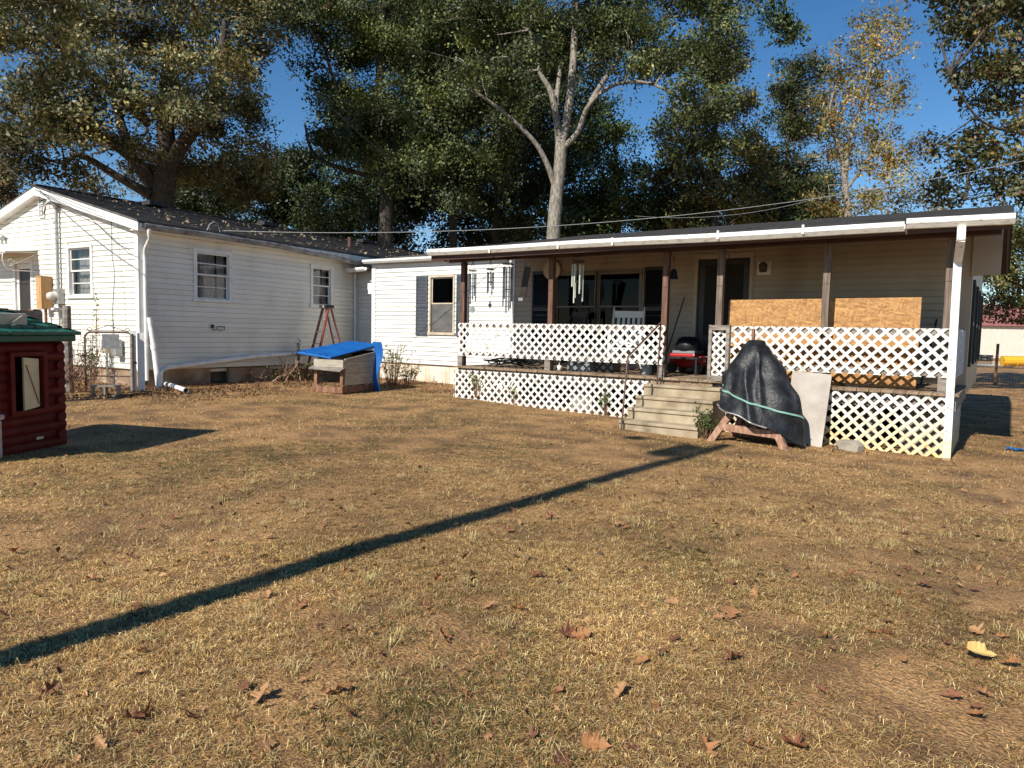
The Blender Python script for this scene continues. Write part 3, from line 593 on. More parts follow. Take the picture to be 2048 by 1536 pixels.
    for x0, x1 in ((-8.26, -4.24), (-3.24, -.53)): MB().box(x0, x1, 10.055, 10.092, 1.40, 1.489).box(x0, x1, 10.055, 10.092, .90, .97).build('rail', M['grey_wood'], P)
    SY = lambda x: (lambda a, n, b: (x+n, a, b))
    lattice(P, 10.12, 12.05, .885, 1.487, SY(-.475), M['lattice'], joined=True)
    lattice(P, 10.12, 12.05, -.10, .66, SY(-.475), M['lattice'], joined=True)
    lattice(P, 9.98, 12.05, .12, .628, SY(-8.31), M['lattice'], joined=True)
    # short return panel by the steps, in a wooden frame, running back at an angle
    a, b = Vector((-3.50, 10.02, 0)), Vector((-3.235, 9.985, 0))
    fr = MB(); fr.bar(a+Vector((0,0,.69)), a+Vector((0,0,1.50)), .045, .07, (0,1,0)); fr.bar(b+Vector((0,0,.69)), b+Vector((0,0,1.50)), .05, .07, (0,1,0))
    fr.bar(a+Vector((.02,0,1.462)), b+Vector((-.02,0,1.462)), .06, .07); fr.bar(a+Vector((.02,0,.73)), b+Vector((-.02,0,.73)), .06, .075); fr.build('return_frame', M['grey_wood'], P)
    lattice(P, -3.475, -3.26, .77, 1.43, FY(10.03), M['lattice'], pitch=.12, w=.034)
porch()

def steps():
    T = thing('concrete_steps', 'four precast concrete steps leading up to the porch', 'steps', (-3.83, 9.5, 0))
    for i, z in enumerate((.128, .287, .440, .603)):
        y0 = 8.95+.27*i-9.5; zb = -.12 if i == 0 else (.128, .287, .440)[i-1]-.02
        m = MB(); x0, x1 = -.575-.003*i, .575+.003*i
        m.prism([(x0, y0+.012, zb), (x0, y0+.012, z-.05), (x0, y0-.012, z-.04), (x0, y0-.012, z-.006), (x0, y0-.004, z), (x0, .52, z), (x0, .52, zb)], (x1-x0, 0, 0))
        m.build('step', M['concrete'], T, bevel=.006)
steps()
# ================================================================== things by the steps and on the porch
def handrail():
    T = thing('handrail', 'thin rusty iron handrail beside the concrete steps', 'handrail', (-4.33, 8.88, 0))
    o = Vector((-4.33, 8.88, 0))
    MB().tube([Vector((-4.335, 8.88, -.1))-o, Vector((-4.315, 8.98, 1.02))-o, Vector((-4.31, 9.02, 1.045))-o, Vector((-4.215, 9.86, 1.52))-o], .014, 8).build('rail_pipe', M['rail_iron'], T)
    MB().tube([Vector((-4.215, 9.86, 1.52))-o, Vector((-4.215, 9.80, .58))-o], .013, 8).build('upright', M['rail_iron'], T)
handrail()

def tarp():
    c = Vector((-2.62, 9.36, 0)); g = gz(c.x, c.y)
    T = thing('wooden_stand', 'brown wooden stand with splayed legs under the black tarp', 'stand', (c.x, c.y, g))
    def q(x, y, z): return Vector((x-c.x, y-c.y, z-g))
    for a, b in (((-2.80, 9.16, .46), (-3.10, 8.95, -.08)), ((-2.46, 9.16, .46), (-2.10, 8.93, -.11)), ((-2.83, 9.66, .46), (-3.02, 9.74, -.08)), ((-2.46, 9.66, .46), (-2.14, 9.76, -.11))):
        MB().bar(q(*a), q(*b), .085, .085, (0, 1, 0)).build('leg', M['pink_wood'], T, bevel=.004)
    MB().bar(q(-2.96, 9.03, .16), q(-2.26, 9.02, .12), .035, .09).build('crossbar', M['pink_wood'], T)
    MB().bar(q(-2.93, 9.73, .17), q(-2.24, 9.73, .13), .035, .09).build('crossbar', M['pink_wood'], T)
    MB().bar(q(-2.63, 9.18, .49), q(-2.63, 9.66, .49), .3, .06).build('top', M['pink_wood'], T)
    MB().bar(q(-2.69, 9.40, .5), q(-2.69, 9.40, 1.24), .10, .10, (0, 1, 0)).build('upright', M['pink_wood'], T)
    MB().bar(q(-2.74, 9.62, .4), q(-2.775, 9.60, 1.45), .03, .07, (0, 1, 0)).build('stick', M['pink_wood'], T)
    # draped tarp
    Tt = thing('tarp', 'black tarp draped over the stand beside the steps', 'tarp', (c.x, c.y, g))
    nth, nr = 180, 60; vs = []; fs = []; ap = Vector((-2.67, 9.40, 1.30)); rr = random.Random(5); ph = [rr.uniform(0, 6.28) for _ in range(12)]
    A_ = np.array([0, 45, 90, 135, 180, 225, 250, 270, 300, 330, 360]); HEM = np.array([-.06, .05, .12, .30, .41, .41, .35, .31, .22, .03, -.06]); RAD = np.array([.70, .48, .42, .40, .41, .50, .56, .58, .62, .70, .70]); BUL = np.array([.02, 0, 0, .0, .01, .03, .04, .02, -.02, .05, .03])
    FOLD = [(rr.uniform(0, 360), rr.uniform(-35, 35), rr.uniform(3.5, 10), rr.choice([1, 1, -1])*rr.uniform(.018, .055), rr.uniform(.0, .45), rr.uniform(.7, 1.15)) for _ in range(34)]
    LUMP = [(200, .50, 16, .10, .07), (235, .30, 22, .12, .05), (300, .38, 20, .14, -.05), (325, .62, 18, .16, .06), (265, .72, 24, .12, -.04), (175, .75, 18, .12, .05), (350, .25, 25, .12, .04), (285, .12, 30, .10, .03)]
    ths = np.linspace(0, 360, nth, endpoint=False); hems = np.interp(ths, A_, HEM); rads = np.interp(ths, A_, RAD); buls = np.interp(ths, A_, BUL)
    for arr in (hems, rads, buls):
        for _ in range(6): arr[:] = (np.roll(arr, 1)+2*arr+np.roll(arr, -1))/4
    for j in range(nr+1):
        t = j/nr
        for i in range(nth):
            th = math.radians(ths[i]); cx, cy = math.cos(th), math.sin(th)
            cap = .15*min(1, (t/.07))**.5 if t < .07 else .15
            body = max(0, t-.05)/.95
            rad = cap+(rads[i]-.15)*body**.95+buls[i]*math.sin(math.pi*min(1, body*1.1))
            f_ = 0          # loose folds: each starts and ends somewhere of its own and wanders sideways
            for a0_, dr, wd_, amp, s0_, s1_ in FOLD:
                dlt = (ths[i]-a0_-dr*(body-s0_)+180) % 360-180; f_ += amp*math.exp(-(dlt/wd_)**2)*max(0, min(1, (body-s0_)/.18))*max(0, min(1, (s1_-body)/.15+.25))
            for a0_, b0_, wd_, h_, amp in LUMP:
                dlt = (ths[i]-a0_+180) % 360-180; f_ += amp*math.exp(-(dlt/wd_)**2-((body-b0_)/h_)**2)
            rad += f_+.006*math.sin(9*th+14*body+ph[4])*body
            z = 1.30-(1.30-hems[i])*(t**1.03)+.018*math.sin(6*th+9*t+ph[7])*t-.03*math.exp(-((body-.55)/.12)**2)*math.sin(3*th+ph[8])
            if t < .05: z = 1.30-.02*(t/.05)**2
            x = ap.x+cx*rad; y = ap.y+cy*rad*.92
            z = max(z, g+.010+.012*abs(math.sin(i*.7)))
            vs.append((x-c.x, y-c.y, z-g))
    for j in range(nr):
        for i in range(nth): fs.append((j*nth+i, j*nth+(i+1) % nth, (j+1)*nth+(i+1) % nth, (j+1)*nth+i))
    MB().add(vs, fs, True).build('sheet', M['tarp'], Tt)
    hem = [Vector(vs[nr*nth+i])*1.0 for i in range(nth)]; seg = [p+Vector((0, 0, .006)) for i, p in enumerate(hem) if 92 <= i <= 150]
    MB().tube(seg, .011, 6).build('hem', M['steel'], Tt)
    # strap wound round it, following the sheet
    pts = []
    for k in range(60):
        th = R(178)+R(170)*k/59; i = int(round(th/(2*math.pi)*nth)) % nth; zt = .76-.42*(k/59)-g
        col = [Vector(vs[j*nth+i]) for j in range(nr+1)]
        b = min(range(nr), key=lambda j: abs(col[j].z-zt)); p = col[b]; rad = Vector((p.x-(ap.x-c.x), p.y-(ap.y-c.y), 0)).normalized()
        pts.append(p+rad*.012)
    for _ in range(3): pts = [pts[0]]+[(pts[i-1]+pts[i]*2+pts[i+1])/4 for i in range(1, len(pts)-1)]+[pts[-1]]
    v2 = []; f2 = []
    for p in pts: v2 += [p+Vector((0, -.010, .012)), p+Vector((0, -.010, -.012))]
    for i in range(len(pts)-1): f2.append((2*i, 2*i+2, 2*i+3, 2*i+1))
    MB().add(v2, f2, True).build('strap', M['strap'], Tt)
tarp()

def loose_things():
    # grey panel leaning on the rail
    b0, b1, t0, t1 = Vector((-2.12, 9.64, -.07)), Vector((-1.845, 9.60, -.075)), Vector((-2.33, 9.955, .885)), Vector((-1.83, 9.935, .862))
    b0 = Vector((-2.34, 9.68, -.07))
    T = thing('plywood_sheet', 'pale grey sheet leaning on the porch lattice right of the tarp', 'panel', b0)
    m = MB(); m.prism([p-b0 for p in (b0, b1, t1, t0)], (0, .016, .004)); pn = m.build('sheet', M['panel'], T)
    for s, h in ((.08, .35), (.30, .3), (.12, .6), (.42, .62)):
        p = b0.lerp(b1, s*2).lerp(t0.lerp(t1, s*2), h); m = MB(); m.bar(p-b0+Vector((0, -.002, 0)), p-b0+Vector((-.01, .02, .055)), .006, .004, (0, 1, 0)); m.build('slot', M['black'], pn)
    # strand board standing on the deck behind the right rail
    T = thing('strand_board', 'orange chipboard sheet standing on the deck behind the right rail', 'board', (-2.15, 10.38, .703))
    MB().prism([(-1.245, 0, .012), (1.245, 0, .0), (1.245, .07, 1.19), (-1.245, .07, 1.178)], (0, .018, .001)).build('sheet', M['osb'], T)
    MB().prism([(1.2475, .001, .0), (1.2475, .02, .0), (1.2475, .088, 1.19), (1.2475, .069, 1.19)], (.002, 0, 0)).build('painted_edge', M['green_p'], T)
    # chunk of concrete at the lattice foot
    g = ong(1690, 905); T = thing('concrete_block', 'broken concrete block lying at the foot of the right lattice', 'block', (g.x, g.y+.25, g.z), R(-18))
    MB().prism([(-.15, -.07, -.02), (.14, -.08, -.02), (.15, -.07, .07), (.07, -.06, .12), (-.14, -.07, .11)], (.02, .14, .01)).build('chunk', M['block'], T, bevel=.012)
    # hose coil
    T = thing('hose_coil', 'tangled black garden hose lying on the deck at the left rail', 'hose', (-7.45, 10.62, .70))
    pts = []
    for i in range(190):
        a = i*.21; r_ = .30+.10*math.sin(i*.13)+.05*math.sin(i*.41); pts.append((r_*1.35*math.cos(a)+.1*math.sin(i*.037), r_*.75*math.sin(a), .03+.055*(.5+.5*math.sin(i*.31))+.10*(.5+.5*math.sin(i*.057))*abs(math.sin(a))))
    MB().tube(pts, .013, 6).build('hose', M['rubber'], T)
    # grey tool case, dark case
    T = thing('tool_case', 'grey plastic tool case on the deck behind the left rail', 'case', (-5.93, 10.55, .70))
    MB().box(-.22, .22, -.12, .12, .002, .13).build('body', M['clear'], T, bevel=.012); MB().box(-.225, .225, -.125, .125, .131, .19).build('lid', M['clear'], T, bevel=.012)
    MB().tube([(-.08, -.125, .12), (-.08, -.15, .12), (.08, -.15, .12), (.08, -.125, .12)], .010, 6).build('handle', M['black'], T)
    T = thing('storage_box', 'black box on the deck beside the grey tool case', 'box', (-5.52, 10.75, .70))
    MB().box(-.16, .16, -.16, .16, .002, .22).build('body', M['black'], T, bevel=.01); MB().box(-.17, .17, -.17, .17, .221, .25).build('lid', M['black'], T, bevel=.006)
    T = thing('white_cup', 'small white cup at the deck edge by the second post', 'cup', (-6.13, 10.14, .70))
    MB().lathe((0, 0, .003), [(0, 0), (.03, 0), (.042, .09), (.038, .09), (.028, .006), (0, .005)], 12).build('cup', M['white_paint'], T)
    MB().tube([(-.02, 0, .02), (.03, .03, .40)], .008, 6).build('stick', M['white_paint'], T)
    T = thing('glass_jar', 'clear jar on the deck near the steps end of the left rail', 'jar', (-4.62, 10.32, .70))
    MB().lathe((0, 0, .003), [(0, 0), (.075, 0), (.08, .02), (.08, .15), (.06, .18), (.06, .20), (0, .20)], 14).build('jar', M['clear'], T)
    T = thing('green_bucket', 'dark green bucket on the deck behind the left rail', 'bucket', (-4.75, 10.75, .70))
    MB().lathe((0, 0, .003), [(0, 0), (.12, 0), (.155, .27), (.165, .27), (.165, .29), (.15, .29), (.12, .02), (0, .015)], 18).build('pail', M['green_p'], T)
    MB().tube([(.16*math.cos(a), .02, .28+.13*math.sin(a)) for a in [math.pi*k/10 for k in range(11)]], .005, 6).build('handle', M['steel'], T)
    # red machine on a low black table beside the door
    T = thing('low_table', 'low black metal table left of the porch door', 'table', (-4.42, 11.15, .70))
    MB().box(-.42, .42, -.28, .28, .26, .285).build('top', M['black'], T)
    for a, b in ((-.39, -.25), (.39, -.25), (-.39, .25), (.39, .25)): MB().box(a-.015, a+.015, b-.015, b+.015, 0, .259).build('leg', M['black'], T)
    MB().tube([(-.2, -.29, .0), (-.2, -.29, .2)], .016, 8).build('brace', M['steel'], T)
    T = thing('red_mower', 'red lawn machine with black engine cover parked left of the door', 'mower', (-4.40, 11.62, .70))
    MB().prism([(-.30, -.22, .10), (.24, -.22, .10), (.30, -.22, .18), (.28, -.22, .28), (.14, -.22, .34), (-.30, -.22, .34)], (0, .44, 0)).build('deck', M['red'], T, bevel=.03)
    MB().lathe((-.05, 0, .385), [(.0, .24), (.10, .24), (.17, .20), (.21, .12), (.22, .0), (0, 0)], 18).build('engine', M['black'], T)
    MB().box(-.25, .15, -.20, .2, .341, .384).build('engine_plate', M['clear'], T)
    for a, b in ((-.24, -.24), (.22, -.24), (-.24, .24), (.22, .24)):
        MB(lambda x, y, z: (x, y, z)).tube([(a, b-.025, .09), (a, b+.025, .09)], .09, 16).build('wheel', M['rubber'], T)
    T = thing('floor_pan', 'dark toolbox by the door sill behind the return panel', 'box', (-3.95, 11.75, .70))
    MB().box(-.25, .28, -.12, .12, .003, .30).build('body', M['black'], T, bevel=.02); MB().tube([(-.2, -.13, .2), (0, -.16, .24), (.2, -.13, .2)], .012, 6).build('handle', M['steel'], T)
    # broom leaning in the corner by post
    T = thing('broom', 'dark broom leaning upside against the wall near the door', 'broom', (-4.75, 11.9, .70))
    MB().tube([(-.15, -.35, .0), (.05, .10, 1.32)], .012, 8).build('stick', M['black'], T); MB().box(-.22, -.08, -.40, -.34, .0, .12).build('bristles', M['brown_wood'], T)
    # shovel handle etc right end
    T = thing('stick', 'dark stick leaning against wall behind right post', 'stick', (-.95, 11.8, .70))
    MB().tube([(0, -.2, 0), (.12, .2, .95)], .014, 8).build('shaft', M['black'], T)
    T = thing('hose_ring', 'loop of dark hose on the deck below the chipboard', 'hose', (-1.62, 10.25, .70))
    MB().tube([(.33*math.cos(a), .045*math.sin(a*2), .20+.19*math.sin(a)) for a in [math.pi+math.pi*k/20 for k in range(21)]], .012, 6).build('hose', M['rubber'], T)
loose_things()

def rocking_chair(name, label, loc, rz, mat):
    T = thing(name, label, 'rocking chair', loc, rz)
    for s in (-.27, .27):
        MB().tube([(s, -.48+.96*k/14, .03+.13*((k-6.5)/7)**2) for k in range(15)], .022, 6).build('rocker', mat, T)
        MB().bar((s, -.22, .06), (s, -.24, .66), .035, .04, (0, 1, 0)).build('front_leg', mat, T)
        MB().tube([(s, .20, .06), (s, .24, .42), (s, .34, .85), (s, .44, 1.05), (s, .46, 1.14)], [.02, .022, .022, .02, .008], 8).build('back_post', mat, T)
        MB().bar((s, -.30, .67), (s, .30, .67), .075, .025).build('arm', mat, T)
    for i in range(6): MB().bar((-.25, -.22+.08*i, .40-.006*i), (.25, -.22+.08*i, .40-.006*i), .065, .02).build('seat_slat', mat, T)
    MB().bar((-.26, .425, 1.00), (.26, .425, 1.00), .02, .12).build('top_rail', mat, T); MB().bar((-.26, .26, .50), (.26, .26, .50), .02, .06).build('lower_rail', mat, T)
    for i in range(5): x = -.18+.09*i; MB().bar((x, .265, .53), (x, .415, .95), .05, .012, (0, 1, 0)).build('back_slat', mat, T)
rocking_chair('rocking_chair', 'white wooden rocking chair behind the left rail near the steps', (-5.42, 11.18, .70), R(20), M['white_paint'])
rocking_chair('rocking_chair', 'dark rocking chair in the shade behind second post', (-6.95, 11.55, .70), R(-25), M['door_dark'])

# hanging things under the beam
def hang(px_x, y, z): return (px_x, y, z)
def chime(label, x, y, ztop, zdisc, zlen, rad, n, mat, tail, discmat, lens):
    T = thing('wind_chime', label, 'wind chime', (x, y, ztop), 0, 'wind chimes hanging from the porch beam')
    m = MB()
    for k in range(3): a = 2*math.pi*k/3; m.tube([(0, 0, 0), (rad*.8*math.cos(a), rad*.8*math.sin(a), zdisc-ztop)], .0035, 5)
    m.build('cords', M['wire_dark'], T)
    MB().lathe((0, 0, zdisc-ztop), [(0, .012), (rad*.9, .008), (rad*1.1, -.004), (rad*.9, -.014), (0, -.014)], 18).build('disc', discmat, T)
    for k in range(n):
        a = 2*math.pi*k/n+.4; L = zlen*lens[k % len(lens)]; px, py = rad*.8*math.cos(a), rad*.8*math.sin(a)
        MB().tube([(px, py, zdisc-ztop-.05), (px, py, zdisc-ztop-.05-L)], .011 if rad < .1 else .013, 8).build('pipe', mat, T)
    zc = zdisc-ztop-zlen*.55
    MB().tube([(0, 0, zdisc-ztop-.01), (0, 0, zdisc-ztop-zlen-tail+.06)], .0025, 5).build('cord', M['wire_dark'], T)
    MB().lathe((0, 0, zc), [(0, .012), (rad*.45, .008), (rad*.45, -.008), (0, -.012)], 12).build('clapper', M['black'], T)
    return T, zdisc-ztop-zlen-tail
T, zt = chime('wind chime with carved disc and round sun tail, nearest the left post', -7.93, 10.02, 2.60, 2.43, .50, .075, 5, M['chime'], .20, M['white_box'], (1, .8, 1.1, .75, .95))
MB(lambda x, y, z: (x, y, z)).tube([(0, -.004, zt), (0, .004, zt)], .06, 16).build('sun_tail', M['steel'], T)
T, zt = chime('wind chime with dark cap and short cross tail, middle of the left three', -7.53, 10.02, 2.60, 2.44, .40, .07, 5, M['chime'], .24, M['chime'], (.75, 1, .85, .95, .6))
MB().box(-.035, .035, -.004, .004, zt-.01, zt+.03).box(-.012, .012, -.005, .005, zt-.05, zt+.08).build('cross_tail', M['black'], T)
chime('long grey pipe wind chime next to the white joint trim', -7.15, 10.02, 2.60, 2.52, .80, .10, 6, M['chime'], .02, M['chime'], (.75, .9, 1.0, .85, .7, .95))
chime('pale tube wind chime hanging before the double window', -5.80, 10.10, 2.60, 2.515, .60, .11, 6, M['chime_pale'], .10, M['door_dark'], (1, .65, .9, .6, 1.05, .8))
T = thing('hanging_plaque', 'dark tilted hanging board between the chimes and round plate', 'plaque', (-6.93, 10.22, 2.60))
MB().tube([(0, 0, 0), (.0, 0, -.06), (.02, 0, -.09), (.0, 0, -.11)], .005, 6).build('hook', M['rail_iron'], T)
MB().prism([(-.01, 0, -.11), (.11, 0, -.13), (-.0, .02, -.66), (-.12, .02, -.62)], (0, .02, 0)).build('board', M['door_dark'], T)
MB().box(-.14, -.03, -.005, .025, -.71, -.655).build('tag', M['clear'], T)
T = thing('round_plate', 'pale round plate hung on the wall behind the second post', 'plate', (-7.50, 12.07, 2.60))
MB(lambda x, y, z: (x, z, y)).lathe((0, 0, 0), [(0, -.03), (.10, -.03), (.19, -.06), (.20, -.055), (.19, -.012), (0, -.006)], 28).build('plate', M['beige'], T)
T = thing('small_bell', 'small dark bell hanging beside the third post', 'bell', (-4.20, 10.25, 2.36))
MB().tube([(0, 0, .22), (0, 0, 0)], .005, 6).build('cord', M['black'], T); MB().lathe((0, 0, -.16), [(.075, 0), (.06, .02), (.045, .12), (.02, .15), (0, .155)], 14).build('bell', M['black'], T)
for lb, x in (('empty hook under the beam before the double window', -5.30), ('dark ring hook beside top of the third post', -4.19), ('dark ring hook beside top of the fourth post', -3.35)):
    T = thing('hook', lb, 'hook', (x, 10.12, 2.60))
    MB().tube([(0, 0, 0), (0, 0, -.06), (.03, 0, -.09), (.035, 0, -.13), (0, 0, -.15), (-.03, 0, -.13)], .006, 6).build('wire', M['iron'], T)
# ================================================================== dog house, ladder, pipes along the wall
def dog_house():
    o = Vector((-10.05, 8.86, gz(-10.05, 8.86))); T = thing('dog_house', 'small plank dog house with bright blue corrugated roof', 'dog house', o, R(9))
    iv = Matrix.Rotation(-R(9), 3, 'Z')
    w_, d_, hf, hb = .66, 1.10, .66, .80
    for i, (a, b, m) in enumerate(((.02, .14, 'brown_wood'), (.165, .38, 'cream_panel'), (.385, .60, 'cream_panel'), (.605, .80, 'cream_panel'))):
        MB().prism([(.0, .03, a), (.0, d_, a), (.0, d_, min(b, .80)), (.0, .03, min(b, .66) if i == 3 else b)], (.018+.003*i, 0, 0)).build('side_board', M[m], T)
        MB().prism([(-w_-.018, .03, a), (-w_-.018, d_, a), (-w_-.018, d_, min(b, .80)), (-w_-.018, .03, min(b, .66))], (.018, 0, 0)).build('side_board', M['grey_wood'], T)
    MB().box(-w_, 0, d_-.02, d_, .05, .80).build('back_board', M['dark_in'], T); MB().box(-w_, 0, .04, d_-.02, .08, .11).build('floor', M['grey_wood'], T)
    for x in (-w_-.02, -.06): MB().box(x, x+.07, -.02, .03, .0, .56).build('front_post', M['brown_wood'], T)
    MB().box(-w_-.02, .02, -.03, .028, .50, .64).build('front_header', M['cream_panel'], T)
    MB().add([(-w_-.05, -.14, .47), (.04, -.14, .44), (.04, .0, .50), (-w_-.05, .0, .52), (-w_-.05, -.14, .455), (.04, -.14, .425), (.04, .0, .485), (-w_-.05, .0, .505)], [(0,1,2,3),(7,6,5,4),(0,4,5,1),(1,5,6,2),(3,7,4,0)]).build('door_flap', M['grey_wood'], T)
    MB().box(-w_-.03, .025, -.06, -.021, .02, .14).build('front_kick', M['brown_wood'], T)
    m = MB(); rr = random.Random(2)
    for _ in range(160):
        p = Vector((rr.uniform(-w_+.05, -.05), rr.uniform(-.05, .8), .13+rr.uniform(0, .05))); a = rr.uniform(0, 6.28); m.tube([p, p+Vector((math.cos(a), math.sin(a), rr.uniform(-.2, .5)))*.12], .003, 3, cap=False)
    s = m.build('straw_bedding', M['yellow_wood'], T); s['kind'] = 'stuff'
    # corrugated blue roof from low front to high back
    c = [iv @ (p-o) for p in (at(598, 704, 13.75), at(664, 714, 13.2), at(756, 690, 13.9), at(702, 684, 14.7))]
    vs = []; n = 40
    for i in range(n+1):
        t = i/n; h = .036*math.sin(t*2*math.pi*5)
        vs += [c[0].lerp(c[1], t)+Vector((0, 0, h)), c[3].lerp(c[2], t)+Vector((0, 0, h))]
    vs += [v-Vector((0, 0, .008)) for v in vs]; k = 2*(n+1)
    MB().add(vs, [(2*i, 2*i+2, 2*i+3, 2*i+1) for i in range(n)]+[(k+2*i, k+2*i+1, k+2*i+3, k+2*i+2) for i in range(n)]+[(2*i, k+2*i, k+2*i+2, 2*i+2) for i in range(n)]+[(2*n, k+2*n, k+2*n+1, 2*n+1)]).build('roof', M['blue'], T)
    MB().tube([c[0]+Vector((0, -.01, -.015)), c[1]+Vector((0, -.01, -.02))], .026, 8).build('roof_roll', M['blue'], T)
    # loose strip of the blue sheet hanging down at the far side
    p0, p1 = iv @ (at(746, 690, 13.85)-o), iv @ (at(762, 690, 13.75)-o); vs = []
    for i in range(15):
        t = i/14; z = 1.0*(1-t)-.02; wv = .03*math.sin(t*7)
        vs += [Vector((p0.x+.03*t+wv*.4, p0.y-.02+wv, z)), Vector((p1.x+.01+wv, p1.y-.06*t+wv, z))]
    MB().add(vs, [(2*i, 2*i+2, 2*i+3, 2*i+1) for i in range(14)], True).build('loose_sheet', M['blue'], T)
dog_house()

def ladder():
    b = Vector((-12.82, 10.80, gz(-12.82, 10.8))); T = thing('step_ladder', 'red step ladder standing behind the blue roofed dog house', 'ladder', b, R(-12))
    for s in (-1, 1):
        MB().bar((s*.22, -.44, 0), (s*.13, -.02, 1.66), .075, .028, (0, 1, 0)).build('front_rail', M['ladder'], T)
        MB().bar((s*.20, .50, 0), (s*.12, .05, 1.64), .045, .022, (0, 1, 0)).build('rear_rail', M['ladder'], T)
    for i in range(1, 6):
        t = i/6; y = -.44+.42*t; h = .22-.09*t; MB().box(-h, h, y-.04, y+.045, 1.66*t-.012, 1.66*t+.012).build('step', M['alu'], T)
    for t in (.3, .6, .85): y = .5-.45*t; h = .20-.08*t; MB().box(-h, h, y-.012, y+.012, 1.64*t-.015, 1.64*t+.015).build('brace', M['alu'], T)
    MB().box(-.16, .16, -.10, .11, 1.65, 1.72).build('top_cap', M['black'], T, bevel=.008)
    MB().box(-.08, .08, -.11, -.10, 1.655, 1.71).build('cap_label', M['alu'], T)
    for s in (-1, 1): MB().bar((s*.19, -.31, .9), (s*.16, .27, .9), .02, .004).build('spreader', M['alu'], T)
ladder()

def pipes():
    T = thing('drain_pipe', 'long white drain pipe sloping along the base of the old house', 'pipe', LH(.14, 0, 0), A_L)
    g = gz(LH(.3, .2).x, LH(.3, .2).y)
    MB().tube([(.13, .20, g-.05), (.13, .20, .38), (.125, .215, .45), (.115, .27, .51), (.10, .38, .545), (.06, .9, .58), (.02, 2.4, .70), (.02, 4.4, .79), (.02, 5.4, .81)], .052, 12).build('pipe', M['pipe'], T)
    a, b = ong(322, 770), ong(372, 788); T = thing('outlet_pipe', 'short white pipe lying on the ground at house corner', 'pipe', a)
    d = b-a; MB().tube([(0, 0, .045), (d.x*.5, d.y*.5, .05), (d.x, d.y, .035)], .045, 12, cap=False).build('pipe', M['pipe'], T)
    T = thing('leaning_pipe', 'white plastic pipe leaning against the shaded wall near the corner', 'pipe', LH(.30, .16, gz(LH(.3, .2).x, LH(.3, .2).y)), A_L)
    MB().tube([(0, 0, 0), (-.10, -.02, .75), (-.18, -.05, 1.30)], [.055, .05, .045], 12).build('pipe', M['pipe'], T)
    MB().tube([(-.096, -.019, .71), (-.108, -.022, .80)], .060, 12).build('coupling', M['pipe'], T)
pipes()

